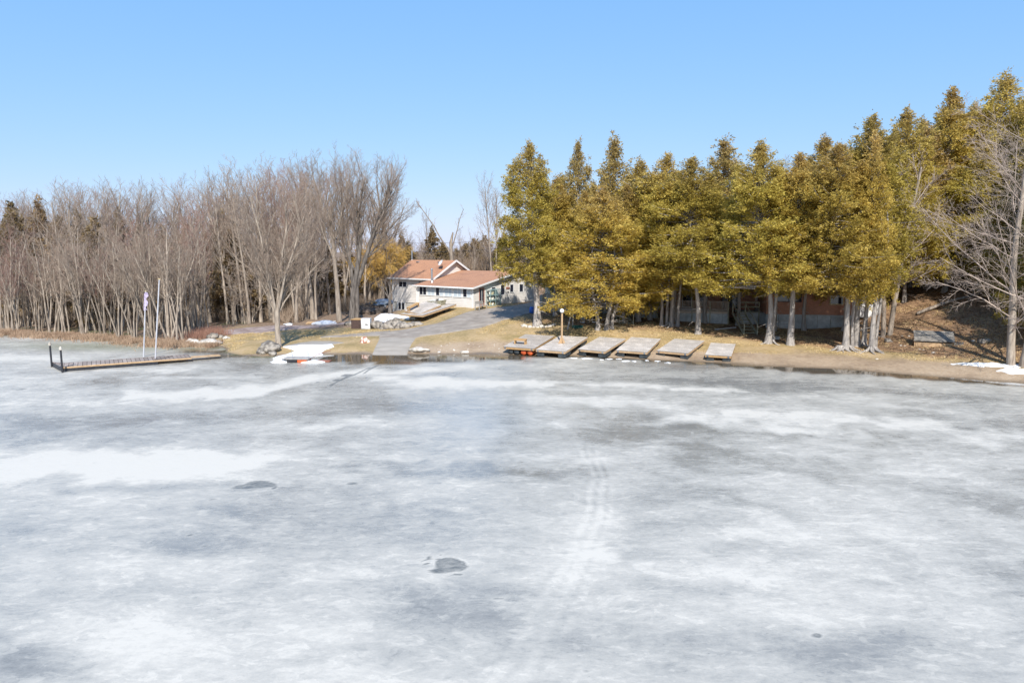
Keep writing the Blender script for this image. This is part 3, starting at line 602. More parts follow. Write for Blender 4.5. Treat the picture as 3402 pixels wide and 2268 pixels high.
def grow(rs, p, d, L, r, lv, spec, out, taper=.35):
    """spec per level: segs, wobble, tropism(up), children, t0, angle, length ratio, radius ratio"""
    S = spec[lv]; k = S['segs']; pts = [p]; ds = [d]; cur = d.copy(); st = L/k
    for i in range(k):
        cur = cur+rs.normal(size=3)*S['wob']; cur[2] += S['trop']; cur /= np.linalg.norm(cur); pts.append(pts[-1]+cur*st); ds.append(cur.copy())
    tt = np.linspace(0, 1, k+1); rad = r*(1-(1-(S.get('tip', taper)))*tt)
    out[lv].append((np.array(pts), rad))
    if lv+1 >= len(spec): return
    nc = S['n']; n_ = max(1, int(round(nc*(.8+.4*rs.rand()))))
    az = rs.rand()*6.28
    for j in range(n_):
        t = S['t0']+(1-S['t0'])*((j+rs.rand()*.8)/n_); f = min(t*k, k-1e-3); i = int(f); q = pts[i]+(pts[i+1]-pts[i])*(f-i)
        dd = ds[i+1]; az += 2.4+rs.normal()*.5
        a0 = np.cross(dd, [0, 0, 1.]) if abs(dd[2]) < .95 else np.array([1., 0, 0]); a0 /= np.linalg.norm(a0)
        ax = rot_about(a0, dd, az); nd = rot_about(dd, ax, R(S['ang'])*(.75+.5*rs.rand()))
        shape = (1-S.get('fall', .55)*(t-S['t0'])/(1-S['t0']+1e-6))
        grow(rs, q, nd, L*S['lr']*shape*(.75+.5*rs.rand()), max(r*(1-(1-taper)*t)*S['rr'], spec[-1]['rmin']), lv+1, spec, out, taper)
def tree_meshes(name, seed, stems, spec, trunk_mat, twig_mat, split=2, root=(0, 0, 0)):
    """stems: list of (base offset, direction, length, radius)"""
    rs = np.random.RandomState(seed); out = [[] for _ in spec]
    for (p, d, L, r) in stems:
        d = np.array(d, float); d /= np.linalg.norm(d); grow(rs, np.array(p, float), d, L, r, 0, spec, out)
    # root flare
    for (pts, rad) in out[0]: rad[0] *= 1.45
    v, q = tubes_np(out[0]+[x for lv in out[1:split] for x in lv], 7 if split < 3 else 6)
    mt_ = np_mesh(name+'_trunk', v, q, [MT[trunk_mat]], smooth=True)
    v, q = tubes_np([x for lv in out[split:] for x in lv], 3)
    mc = np_mesh(name+'_crown', v, q, [MT[twig_mat]])
    return mt_, mc
def lv(segs, wob, trop, n=0, t0=.2, ang=40, lr=.5, rr=.6, fall=.5, rmin=.012, tip=.35): return dict(segs=segs, wob=wob, trop=trop, n=n, t0=t0, ang=ang, lr=lr, rr=rr, fall=fall, rmin=rmin, tip=tip)
def place_tree(name, meshes, loc, rz=0, sc_=1, label=None, cat='tree', group=None, sz=None):
    t = empty(name, loc, rz, label, cat, group); a = link_mesh('trunk', meshes[0], t); b_ = link_mesh('crown', meshes[1], t)
    t.scale = (sc_, sc_, sz or sc_)
    return t
def rs_dir(rs, lean): return (rs.normal()*lean, rs.normal()*lean, 1)
# --- prototypes of the bare wood (heights about 16 m)
WOOD = {}
def fit_height(meshes, target):
    z = np.zeros(len(meshes[1].vertices)*3); meshes[1].vertices.foreach_get('co', z); zz = z.reshape(-1, 3)[:, 2]; k_ = target/np.percentile(zz, 99.7)
    for me_ in meshes:
        c_ = np.zeros(len(me_.vertices)*3, np.float32); me_.vertices.foreach_get('co', c_); c_ = c_.reshape(-1, 3); c_[:, 2] *= k_; c_[:, :2] *= min(1, k_*1.08); me_.vertices.foreach_set('co', c_.ravel()); me_.update()
HREF = {'p': 16.0, 'v': 16.0, 'c': 12.5, 's': 8.0}
def wood_proto(key, seed, stems, spec, tm='bark_grey', cm='twig_grey', split=2):
    WOOD[key] = tree_meshes('bare_'+key, seed, stems, spec, tm, cm, split); fit_height(WOOD[key], HREF[key[0]])
rmin = .0125
sp_pole = [lv(10, .030, .03, 20, .45, 32, .26, .38, .35), lv(4, .10, .12, 7, .15, 32, .5, .6), lv(3, .14, .07, 5, .1, 35, .55, .6), lv(2, .16, .05, rmin=rmin)]
sp_vase = [lv(8, .05, .02, 13, .32, 30, .48, .42, .3), lv(5, .08, .11, 8, .2, 30, .42, .5), lv(3, .12, .08, 5, .15, 30, .5, .6), lv(2, .15, .05, rmin=rmin)]
sp_clump = [lv(8, .05, .05, 10, .38, 28, .28, .42, .3), lv(4, .12, .09, 5, .15, 34, .5, .6), lv(3, .14, .06, 5, .1, 35, .55, .6), lv(2, .16, .04, rmin=rmin)]
for i in range(4): wood_proto('pole%d' % i, 10+i, [((0, 0, 0), (.03*i-.05, .02, 1), 16, .17)], sp_pole, cm=['twig_grey', 'twig_brown', 'twig_grey', 'twig_brown'][i])
for i in range(3): wood_proto('vase%d' % i, 30+i, [((0, 0, 0), (.02, 0, 1), 14.5, .24)], sp_vase, cm=['twig_grey', 'twig_red', 'twig_brown'][i])
for i in range(4):
    rs = np.random.RandomState(50+i); st = []
    for k in range(4+i % 2): st.append(((rs.normal()*.25, rs.normal()*.2, 0), (rs.normal()*.13, rs.normal()*.1, 1), 11*(.7+.4*rs.rand()), .10))
    wood_proto('clump%d' % i, 50+i, st, sp_clump, cm=['twig_grey', 'twig_brown', 'twig_red', 'twig_grey'][i])
# saplings without much crown
sp_sap = [lv(7, .05, .03, 12, .3, 45, .28, .5, .3), lv(3, .15, .03, 6, .15, 40, .5, .6), lv(2, .18, .02, rmin=.017)]
for i in range(3): 
    rs = np.random.RandomState(80+i); st = [((rs.normal()*.3, rs.normal()*.3, 0), (rs.normal()*.15, rs.normal()*.12, 1), 7*(.6+.5*rs.rand()), .055) for k in range(4)]
    wood_proto('sap%d' % i, 80+i, st, sp_sap, cm='twig_grey' if i else 'twig_brown')
rnd = random.Random(11)
LAB = {'pole': 'tall bare grey tree with a straight trunk in the flooded wood left of the white house', 'vase': 'bare spreading tree with upswept branches in the wood left of the white house',
       'clump': 'bare leaning multi-stemmed tree at the flooded edge of the wood on the left', 'sap': 'clump of thin bare saplings among the trunks of the left-hand wood'}
CAT = {'pole': 'bare tree', 'vase': 'bare tree', 'clump': 'bare tree', 'sap': 'sapling'}
GRP = {'pole': 'straight bare trees of the left-hand wood', 'vase': 'spreading bare trees of the left-hand wood', 'clump': 'multi-stemmed bare trees at the flooded edge', 'sap': 'saplings in the left-hand wood'}
NAME = {'pole': 'bare_tree', 'vase': 'spreading_bare_tree', 'clump': 'multi_stemmed_tree', 'sap': 'bare_sapling'}
ZONES = [(110, 'at the far left of the photo'), (200, 'straight behind the two dark dock posts'), (320, 'behind the middle of the lake dock'), (400, 'behind the flagpoles'), (520, 'behind the pale boulders of the left point'), (600, 'left of the lawn tree, behind the pond'), (700, 'directly behind the lawn tree'), (790, 'between the lawn tree and the tall bare tree'), (9999, 'behind the dark leaning tree and yellow willow')]
def wood_label(k, x, y):
    ox = ox_of(x, y); zn = [b_ for a, b_ in ZONES if ox < a][0]; s_ = y-float(shore_y(x))
    ad = {'pole': 'straight bare tree', 'vase': 'spreading bare tree', 'clump': 'leaning multi-stemmed bare tree', 'sap': 'thin bare sapling clump'}[k]
    return ('front-row ' if s_ < 12 else 'inner ' if s_ < 24 else 'back-row ')+ad+' '+zn
def wood_tree(key, x, y, s, sz=None):
    k = key.rstrip('0123456789'); z = max(h1(x, y), -.02)-.05
    return place_tree(NAME[k], WOOD[key], (x, y, z), rnd.uniform(0, 6.28), s, wood_label(k, x, y), CAT[k], GRP[k], sz)
# skyline of the wood in the photograph: overview x -> top y
SKX = [0, 60, 110, 140, 190, 225, 260, 300, 360, 400, 440, 500, 540, 580, 640, 700, 740, 790, 850, 900]
SKY_ = [425, 440, 432, 410, 400, 412, 400, 402, 420, 405, 392, 392, 378, 370, 362, 350, 340, 335, 335, 350]
def wood_top(x, y):
    ox = (IW/2+FPX*x/y)/1.44643; oy = np.interp(ox, SKX, SKY_); P = at_y(ox*1.44643, oy*1.44643, y); return P.z
def ox_of(x, y): return (IW/2+FPX*x/(y*cp))/1.44643
placed = []
def ok(x, y, dmin):
    for (a, b) in placed:
        if (a-x)**2+((b-y)*.8)**2 < dmin*dmin: return False
    placed.append((x, y)); return True
# front edge: multi-stemmed clumps and saplings standing at the water's edge
cnt = 0
for i in range(700):
    ox = rnd.uniform(-60, 470); X0 = rnd.uniform(1.5, 11); d = on_ground(ox*1.44643, 1112)
    x = d.x; y = float(shore_y(x))+X0
    if not ok(x, y, 1.7): continue
    hh_ = (wood_top(x, y)-0)*rnd.uniform(.55, .80); s = hh_/12.5
    wood_tree('clump%d' % rnd.randrange(4), x, y, s); cnt += 1
    if cnt >= 38: break
cnt = 0
for i in range(3000):
    y = rnd.uniform(78, 108); ox = rnd.uniform(-70, 905) if rnd.random() < .75 else rnd.uniform(480, 880)
    x = (ox*1.44643-IW/2)/FPX*y*cp
    s_ = y-float(shore_y(x))
    if s_ < 9: continue
    if ox > 480 and y < 84: continue
    if x > -27 and y < 86 and ox > 560 and y < 80+(ox-560)*.03: continue
    if x > -24 and y < 97: continue
    if ox > 850 and y < 104: continue
    if not ok(x, y, 1.65): continue
    key = rnd.choice(['pole0', 'pole1', 'pole2', 'pole3', 'pole0', 'pole1', 'vase0', 'vase1', 'vase2'])
    top = wood_top(x, y)*(rnd.uniform(.58, .86) if rnd.random() < .5 else rnd.uniform(.88, 1.0))*(1.0 if y > 84 else .94); s = top/16.0
    wood_tree(key, x, y, s); cnt += 1
    if cnt >= 145: break
cnt = 0
for i in range(600):
    y = rnd.uniform(76, 100); ox = rnd.uniform(-60, 860); x = (ox*1.44643-IW/2)/FPX*y*cp
    if y-float(shore_y(x)) < 5 or (ox > 500 and y < 84) or (x > -24 and y < 97): continue
    if not ok(x, y, .9): continue
    wood_tree('sap%d' % rnd.randrange(3), x, y, rnd.uniform(.7, 1.2)); cnt += 1
    if cnt >= 44: break

# --- conifers
def cedar_crown(name, seed, Ht, Rm, t_low=.0, mats='cedar', nb=230, dens=1.0, leaf=.20, shape='cone'):
    """crown mesh: z from 0 (crown base) to Ht; many small drooping sprays"""
    rs = np.random.RandomState(seed); C = []; Dd = []; lines = []
    lobes = rs.rand(6)*6.28
    for i in range(nb):
        t = (i+rs.rand())/nb; t = t**.85
        if shape == 'cone': prof = (1-t)**.55*(.66+.34*min(1, t/.15))+.04 if t < .86 else (1-t)**.55*.8+.03
        else: prof = ((1-t**1.7)**.68*(.74+.26*min(1, t/.12))+.05)*(1 if t < .85 else .75)
        az = i*2.399+rs.normal()*.4
        lob = 1+.22*math.sin(az*2+lobes[0]+t*7)+.15*math.sin(az*3+lobes[1]-t*11)
        L = Rm*prof*lob*(.72+.5*rs.rand()); z0 = t*Ht*.97
        d = np.array([math.cos(az), math.sin(az), .35 if t < .5 else .9]); p = np.array([0, 0, z0-.15*L])
        k = 6; pts = [p]; st = L/k; cur = d/np.linalg.norm(d)
        for j in range(k):
            cur = cur+np.array([0, 0, (-.16 if j < 3 else .10)])+rs.normal(size=3)*.08; cur /= np.linalg.norm(cur); pts.append(pts[-1]+cur*st)
        pts = np.array(pts); lines.append((pts, np.linspace(.035+.012*L, .01, k+1)))
        nsp = max(3, int(L*5.8*dens*(1 if t < .8 else .6)))
        for j in range(nsp):
            f = (.28+.72*math.sqrt((j+rs.rand())/nsp)) if L > 1 else rs.rand(); f = min(f*k, k-1e-3); a = int(f); q = pts[a]+(pts[a+1]-pts[a])*(f-a)
            side = np.array([-math.sin(az), math.cos(az), 0]); o = side*rs.normal()*.30*(.4+L*.22)+np.array([0, 0, rs.normal()*.30-.05]); C.append(q+o); Dd.append(np.array([math.cos(az), math.sin(az), 0])+o*.9)
    C = np.array(C); Dd = np.array(Dd); N = len(C); m = 19
    # every spray: m narrow blades fanning out
    c = np.repeat(C, m, 0)+rs.normal(size=(N*m, 3))*.13; dd = np.repeat(Dd, m, 0)+rs.normal(size=(N*m, 3))*.75; dd[:, 2] += .18; dd /= np.linalg.norm(dd, axis=1, keepdims=True)
    sd_ = np.cross(dd, rs.normal(size=(N*m, 3))); sd_ /= np.linalg.norm(sd_, axis=1, keepdims=True)
    Ls = leaf*(.5+.9*rs.rand(N*m))[:, None]; W = Ls*.20
    V = np.stack([c-dd*Ls*.3, c+dd*Ls*.2+sd_*W, c+dd*Ls*.7, c+dd*Ls*.2-sd_*W], 1).reshape(-1, 3); q = np.arange(N*m*4).reshape(-1, 4)
    lv_, lq = tubes_np(lines, 3); nV = len(V)
    me = np_mesh(name, np.concatenate([V, lv_]), np.concatenate([q, lq+nV]), [MT[mats], MT['bark_cedar']])
    mi = np.zeros(len(me.polygons), np.int32); mi[N*m:] = 1; me.polygons.foreach_set('material_index', mi); return me
CE = [cedar_crown('cedar_crown', 100+i, 14, 3.4, nb=250, shape=['cone', 'dome', 'cone', 'dome', 'cone'][i], mats='cedar') for i in range(5)]
CEB = [cedar_crown('cedar_crown_brown', 200+i, 12, 2.6, nb=190, mats='cedar_brown', dens=.75) for i in range(2)]
CEF = [cedar_crown('far_crown', 300+i, 10, 2.6, nb=80, mats='cedar_far', dens=.45, leaf=.42) for i in range(2)]
def trunk_mesh(stems, mat='bark_cedar', sides=9, flare=1.6, extra=None):
    ls = []
    for pts, r0, r1 in stems:
        P = np.array(pts, float); k = 14; t = np.linspace(0, len(P)-1, k); Q = np.stack([np.interp(t, range(len(P)), P[:, j]) for j in range(3)], 1)
        for _ in range(2): Q[1:-1] = (Q[:-2]+Q[1:-1]*2+Q[2:])/4
        s = np.linspace(0, 1, k); rad = r0+(r1-r0)*s; rad = rad*(1+(flare-1)*np.exp(-s*14)); ls.append((Q, rad))
    v, q = tubes_np(ls, sides); v[:, :2] += (fbm(v[:, 2]*2.1+v[:, 0]*3, v[:, 1]*4, 3)-.5)[:, None]*.06
    if extra: v2, q2 = tubes_np(extra, 4); q = np.concatenate([q, q2+len(v)]); v = np.concatenate([v, v2])
    return np_mesh('trunk', v, q, [MT[mat]], smooth=True)
def root_mesh(seed, n, r, mat='bark_cedar'):
    rs = np.random.RandomState(seed); ls = []
    for i in range(n):
        a = rs.rand()*6.28; L = r*(.8+.8*rs.rand()); pts = [np.array([math.cos(a)*r*.25, math.sin(a)*r*.25, .35])]
        for k in range(4): a += rs.normal()*.25; pts.append(pts[-1]+np.array([math.cos(a)*L/4, math.sin(a)*L/4, [-.22, -.12, -.06, -.08][k]]))
        ls.append((np.array(pts), np.linspace(.10, .03, 5)))
    v, q = tubes_np(ls, 6); return np_mesh('root', v, q, [MT[mat]], smooth=True)
def cedar(base_px, top_px, wpx, low_px, crown, label, stems=None, r=.28, rz=0, Y=None, crown_dx=0, zextra=0, roots=0, seed=0, trunk=True):
    """base_px/top_px: overview pixels; wpx: crown half width; low_px: y of the crown's lower edge"""
    if Y is None: B = on_ground(*O(*base_px))
    else:
        P = at_y(*O(base_px[0], top_px[1]), Y); B = Vector((P.x, Y, h1(P.x, Y)))
    T = at_y(*O(*top_px), B.y); Lw = at_y(*O(top_px[0], low_px-12), B.y)
    Ht = T.z-Lw.z; hw = wpx*1.44643/FPX*B.y; dx = T.x-B.x
    t = empty('cedar_tree', B, 0, label, 'cedar'); zl = Lw.z-B.z; zt = T.z-B.z
    if stems is None: stems = [(0, 0, dx, r)]
    S = []
    rb = np.random.RandomState(int(top_px[0])); dead = []
    for (bx, by, tx, rr) in stems:
        for _ in range(9):
            f_ = rb.uniform(.25, 1.25); zz = zl*f_; xx = bx+(tx-bx)*.35*f_; a_ = rb.rand()*6.28; L_ = rb.uniform(.5, 1.8); d_ = np.array([math.cos(a_), math.sin(a_), rb.uniform(-.35, .2)]); p0 = np.array([xx, by*.7, zz]); dead.append((np.array([p0, p0+d_*L_*.5+[0, 0, rb.normal()*.05], p0+d_*L_+[0, 0, -.15]]), np.array([.028, .018, .008])))
        S.append(([(bx, by, -.2), (bx*.9+tx*.05+rb.normal()*.12, by, zl*.5), (bx*.5+tx*.5, by*.5, zl*1.1), (tx, 0, zl+(zt-zl)*.45), (dx, 0, zt*.9)], rr, .05))
    link_mesh('trunk', trunk_mesh(S, extra=dead), t)
    if roots: link_mesh('root', root_mesh(seed, roots, r*3.2), t)
    c = link_mesh('crown', crown, t); base_h, base_r = crown_dim[crown.name]
    c.location = (dx+crown_dx, 0, zl); c.scale = (hw/base_r*1.12, hw/base_r*1.12, Ht/base_h); c.rotation_euler = (0, 0, rz)
    return t
crown_dim = {}
for c in CE: crown_dim[c.name] = (14, 3.4)
for c in CEB: crown_dim[c.name] = (12, 2.6)
for c in CEF: crown_dim[c.name] = (10, 2.6)
cedar((1235, 748), (1223, 325), 74, 650, CE[0], 'isolated cedar with one straight pale trunk and a stone ring, nearest the white house', r=.38, rz=.5, crown_dx=-.3)
cedar((1320, 735), (1328, 325), 45, 640, CEB[0], 'slender dark brown-tipped cedar spire just right of the isolated cedar', Y=74, rz=1)
cedar((1395, 757), (1385, 430), 98, 716, CE[1], 'cedar with three splayed trunks standing over the swing frame', stems=[(-.9, .1, -1.8, .22), (-.1, 0, .8, .22), (.5, .3, 1.6, .18)], rz=2)
cedar((1440, 735), (1412, 313), 62, 690, CEB[1], 'cedar with a thin see-through brownish top, highest of the left half of the cedar row', Y=73, rz=2.5)
cedar((1475, 740), (1470, 365), 80, 712, CE[2], 'cedar behind the second wooden stair, between the splayed and the four-trunked cedars', Y=70, rz=3)
cedar((1540, 750), (1532, 352), 86, 668, CE[3], 'cedar with four grey trunks rising from one base by the grey deck skirting', stems=[(-.9, .1, -1.2, .17), (-.3, .3, -.2, .15), (.1, 0, .3, .2), (.75, .2, 1.1, .17)], rz=4, roots=5, seed=3)
cedar((1603, 767), (1590, 360), 95, 650, CE[4], 'cedar with one short bright pale trunk in front of the railed deck', r=.24, rz=5)
cedar((1680, 745), (1665, 320), 76, 610, CEB[0], 'tall brownish cedar rising behind the railed deck', Y=73, rz=6)
cedar((1768, 788), (1750, 325), 96, 668, CE[1], 'cedar with a forked trunk low to the ground beside the wooden stair', stems=[(-.15, 0, -.5, .27), (.25, .1, .8, .17)], r=.3, rz=.9, roots=4, seed=5)
cedar((1815, 792), (1838, 352), 86, 655, CE[3], 'cedar with a single thick trunk leaning right in front of the brick cottage', r=.27, rz=1.8)
cedar((1880, 740), (1895, 312), 84, 620, CE[2], 'cedar standing behind the brick cottage, left of the highest brick cottage cedars', Y=72, rz=2.8)
cedar((1945, 803), (1925, 330), 100, 665, CE[0], 'cedar with gnarled exposed roots and two pale trunks at the brick cottage corner', stems=[(-.1, 0, -.3, .25), (.6, .3, .9, .13)], rz=3.9, roots=9, seed=8)
cedar((1975, 795), (2005, 262), 92, 670, CE[4], 'cedar with twin straight trunks in front of the white end wall', stems=[(-.3, 0, -.5, .26), (.35, .1, .5, .2)], rz=4.4, roots=4, seed=9)
cedar((2003, 806), (2012, 300), 56, 690, CE[2], 'cedar whose thick pale foot spreads beside the sawn stump', stems=[(0, 0, .2, .24), (.3, .2, .8, .15)], rz=5.1, roots=7, seed=10)
cedar((2050, 770), (2085, 248), 84, 640, CE[1], 'cedar on the slope just behind the long leaning grey trunk', Y=68, rz=.3)
cedar((2130, 660), (2190, 202), 92, 600, CE[3], 'dark tall cedar on the hill behind the leaning grey trunk', Y=72, rz=1.5)
cedar((2160, 660), (2135, 290), 75, 640, CEB[1], 'cedar between the hill cedars and the small dark red cabin', Y=70, rz=2.2)
cedar((2260, 640), (2240, 235), 62, 560, CE[0], 'cedar behind the dark red cabin, second from the right edge', Y=76, rz=3.3)
cedar((2320, 640), (2312, 165), 90, 560, CE[2], 'tallest cedar, on the hilltop behind the twin grey trees', Y=70, rz=4.1)
cedar((2400, 640), (2410, 190), 90, 600, CE[4], 'cedar at the right edge of the hilltop, partly out of the photo', Y=66, rz=5.5)
cedar((2270, 690), (2262, 330), 80, 640, CE[1], 'cedar on the shady slope between the cabin and the twin grey trees', Y=66, rz=.1)
cedar((2360, 700), (2358, 380), 70, 700, CEB[0], 'lower cedar behind the right-hand trunk of the twin grey trees', Y=61, rz=.9)
cedar((2190, 640), (2185, 420), 60, 640, CEB[1], 'small cedar standing in front of the dark red cabin on the slope', Y=68, rz=2.9)
fill_px = [(1278, 405, 74, 655), (1345, 440, 71, 665), (1440, 425, 69, 690), (1502, 395, 71, 660), (1560, 420, 70, 680), (1632, 400, 70, 670), (1708, 410, 69, 680), (1795, 400, 66, 680), (1868, 380, 66, 680), (1965, 350, 65, 680), (2105, 330, 68, 640)]
for i, (ox, oy, Y, low) in enumerate(fill_px):
    nb_ = ['between the isolated cedar and the slender spire', 'between the slender spire and the three-trunked cedar', 'behind the three-trunked cedar', 'left of the four-trunked cedar', 'right of the four-trunked cedar', 'behind the short bright trunk', 'left of the forked cedar', 'right of the forked cedar', 'left of the gnarled-root cedar', 'right of the gnarled-root cedar', 'behind the long leaning grey trunk'][i]
    cedar((ox, 740), (ox, oy), 62, low, CE[(i*2+1) % 5], 'rounded middle-height cedar filling the gap '+nb_, Y=Y, rz=i*1.7, r=.2)
for i, (x_, y_, h_) in enumerate([(41.8, 49.5, 15), (44.5, 55.5, 17), (47.5, 62, 18), (43.0, 53.0, 14), (46.5, 58.5, 17)]):
    z_ = h1(x_, y_); t = empty('cedar_tree', (x_, y_, z_), 0, ['cedar just outside the right edge, nearest the lake', 'cedar just outside the right edge, on the lower slope', 'cedar outside the right edge, higher up the slope', 'shorter cedar outside the right edge, between the lowest two', 'cedar outside the right edge, in the middle of the slope'][i], 'cedar')
    link_mesh('trunk', trunk_mesh([([(0, 0, -.2), (0, 0, h_*.5), (0, 0, h_*.9)], .3, .05)]), t); c = link_mesh('crown', CE[i % 5], t); c.location = (0, 0, 1.5); c.scale = (1.0, 1.0, (h_-1.5)/14)
# cedars farther inland that close the view between the crowns
k = 0
for i, (ox, oy, Y) in enumerate([(1290, 400, 82), (1365, 420, 84), (1445, 400, 86), (1505, 410, 84), (1560, 400, 86), (1625, 395, 82), (1705, 390, 84), (1790, 385, 82), (1860, 360, 80), (1940, 330, 80), (2005, 300, 80), (2060, 290, 82), (2120, 270, 84), (2170, 250, 84), (2225, 260, 86), (2280, 240, 84), (2350, 230, 82), (2400, 230, 80), (2440, 240, 76)]):
    P = at_y(*O(ox, oy), Y); z = h1(P.x, Y); t = empty('inland_cedar_tree', (P.x, Y, z), 0, 'dense cedar of the back row, its crown glimpsed between the front cedars', 'cedar', 'back row of cedars behind the cottages')
    link_mesh('trunk', trunk_mesh([([(0, 0, -.2), (0, 0, (P.z-z)*.5), (0, 0, (P.z-z)*.9)], .25, .05)]), t)
    c = link_mesh('crown', CE[i % 5], t); c.location = (0, 0, 2.2); s = (P.z-z-2.2)/14; c.scale = (1.05, 1.05, s); c.rotation_euler = (0, 0, i*1.3)
# brown-green conifers inside the left wood
for i, (ox, oy, Y) in enumerate([(25, 470, 92), (90, 470, 93), (135, 505, 90), (175, 500, 88), (215, 505, 82), (270, 495, 96), (430, 520, 96), (510, 500, 95), (535, 520, 92), (700, 560, 104), (745, 560, 104), (10, 520, 90), (320, 520, 96), (580, 540, 98), (640, 530, 102), (370, 530, 96), (800, 580, 106), (470, 540, 98)]):
    P = at_y(*O(ox, oy), Y); z = max(h1(P.x, Y), 0); t = empty('brown_conifer', (P.x, Y, z), 0, 'brownish conifer among the bare trees '+[b_ for a, b_ in ZONES if ox < a][0], 'conifer', 'conifers inside the left-hand wood')
    link_mesh('trunk', trunk_mesh([([(0, 0, -.2), (0, 0, 4), (0, 0, (P.z-z)*.9)], .2, .04)], 'bark_dark'), t)
    c = link_mesh('crown', CEF[i % 2], t); c.location = (0, 0, 1.0); c.scale = (1.1, 1.1, (P.z-z-1.0)/10); c.rotation_euler = (0, 0, i)
# far tree line behind the house
FAR = {}
n_far = 0
for i in range(1200):
    y = rnd.uniform(112, 165); ox = rnd.uniform(880, 1260); x = (ox*1.44643-IW/2)/FPX*y*cp
    if not ok(x, y, 1.5): continue
    top = at_y(ox*1.44643, rnd.uniform(538, 602)*1.44643*(1 if rnd.random() < .85 else .95), y).z
    z = h1(x, y)
    if rnd.random() < .16:
        t = empty('far_conifer', (x, y, z), rnd.uniform(0, 6), 'olive brown conifer in the far tree line behind the white house', 'conifer', 'far conifers behind the white house')
        link_mesh('trunk', FAR.setdefault('t', trunk_mesh([([(0, 0, -.2), (0, 0, 4), (0, 0, 8)], .15, .04)], 'bark_dark')), t)
        link_mesh('crown', CEF[i % 2], t); t.scale = (1, 1, max(.3, (top-z)/10.2))
    else:
        key = rnd.choice(['pole0', 'pole1', 'vase0', 'vase2', 'pole3']); s = max(.3, (top-z)*rnd.uniform(.8, 1.1)/16.5)
        place_tree('far_bare_tree', WOOD[key], (x, y, z), rnd.uniform(0, 6), s*1.15, 'bare grey brown tree in the far tree line behind the white house', 'bare tree', 'far bare trees behind the white house', s)
    n_far += 1
    if n_far >= 160: break
for (ox, oy, y, key) in [(1128, 385, 105, 'pole1'), (1140, 402, 106, 'pole2'), (1098, 515, 120, 'vase0'), (985, 470, 128, 'pole0'), (1060, 520, 126, 'pole3'), (1088, 560, 110, 'pole2'), (925, 520, 118, 'vase2'), (1805, 350, 92, 'pole1'), (1828, 365, 92, 'pole2'), (950, 540, 118, 'pole2')]:
    P = at_y(*O(ox, oy), y); z = h1(P.x, y); s = (P.z-z)/16.4
    lab = {1128: 'tall thin bare tree against the sky left of the isolated cedar', 1140: 'slightly shorter bare tree directly beside the tall thin one left of the isolated cedar', 1098: 'bare bushy-topped tree behind the middle of the low red roof', 985: 'tall bare tree left of the dead snag behind the house', 1060: 'bare tree just right of the dead snag behind the house',
           1088: 'pale bare tree close behind the lower roof ridge', 925: 'bare tree above the upper roof end of the white house', 1805: 'bare twig tips poking above the cedars left of the highest crowns', 1828: 'second set of bare twig tips just right of the first above the cedars', 950: 'bare tree behind the metal chimney of the upper roof'}[ox]
    place_tree('bare_tree', WOOD[key], (P.x, y, z), rnd.uniform(0, 6), s*.8, lab, 'bare tree', None, s)
# --- individual trees
big = [lv(9, .05, .02, 15, .12, 40, .72, .52, .30), lv(7, .09, .07, 9, .2, 34, .42, .5), lv(5, .12, .06, 8, .15, 34, .42, .55), lv(3, .14, .04, 6, .1, 32, .5, .6), lv(2, .16, .03, rmin=.012)]
# lawn tree: short bole, then a vase of limbs
B = on_ground(*O(639, 797)); top = at_y(*O(640, 372), B.y).z-B.z
rs = np.random.RandomState(4); st = [((0, 0, -.1), (-.01, 0, 1), 3.6, .30)]
sp1 = [lv(5, .015, .0, 0, tip=.8), ]
spl = [lv(9, .07, .04, 12, .12, 27, .48, .40, .22), lv(6, .08, .08, 8, .15, 30, .45, .5), lv(4, .11, .07, 6, .1, 32, .48, .55), lv(3, .14, .05, 4, .1, 34, .5, .6), lv(2, .16, .03, rmin=.009)]
limbs = [((0, 0, 3.3), (dx_, dy_, 1), top*f, rr) for dx_, dy_, f, rr in [(-.30, .05, .70, .15), (-.10, -.15, .76, .16), (.14, .1, .74, .17), (.38, -.05, .68, .15), (.1, .32, .66, .12), (-.28, .3, .6, .1), (.3, .28, .6, .1), (-.5, -.1, .5, .08), (.55, .1, .48, .08)]]
def custom(name, seed, bole, limbs, spec, loc, label, tm, cm, split=2, cat='bare tree', fit=None):
    rs = np.random.RandomState(seed); out = [[] for _ in spec]
    for (p, d, L, r) in limbs:
        d = np.array(d, float); d /= np.linalg.norm(d); grow(rs, np.array(p, float), d, L, r, 0, spec, out, .3)
    tr = [(np.array(p, float), np.array(r_)) for p, r_ in bole]
    v, q = tubes_np(tr+out[0]+[x for a in out[1:split] for x in a], 8); mt_ = np_mesh('trunk', v, q, [MT[tm]], smooth=True)
    v, q = tubes_np([x for a in out[split:] for x in a], 3); mc = np_mesh('crown', v, q, [MT[cm]])
    if fit: fit_height((mt_, mc), fit)
    t = empty(name, loc, 0, label, cat); link_mesh('trunk', mt_, t); link_mesh('crown', mc, t); return t
custom('lawn_tree', 4, [([(0, 0, -.2), (.02, 0, 1), (0, 0, 2.2), (.03, 0, 3.2), (.05, 0, 4.2)], [.40, .28, .26, .27, .22])], limbs, spl, B, 'bare grey tree standing alone on the lawn point, with upswept vase-shaped crown', 'bark_grey', 'twig_grey', fit=top)
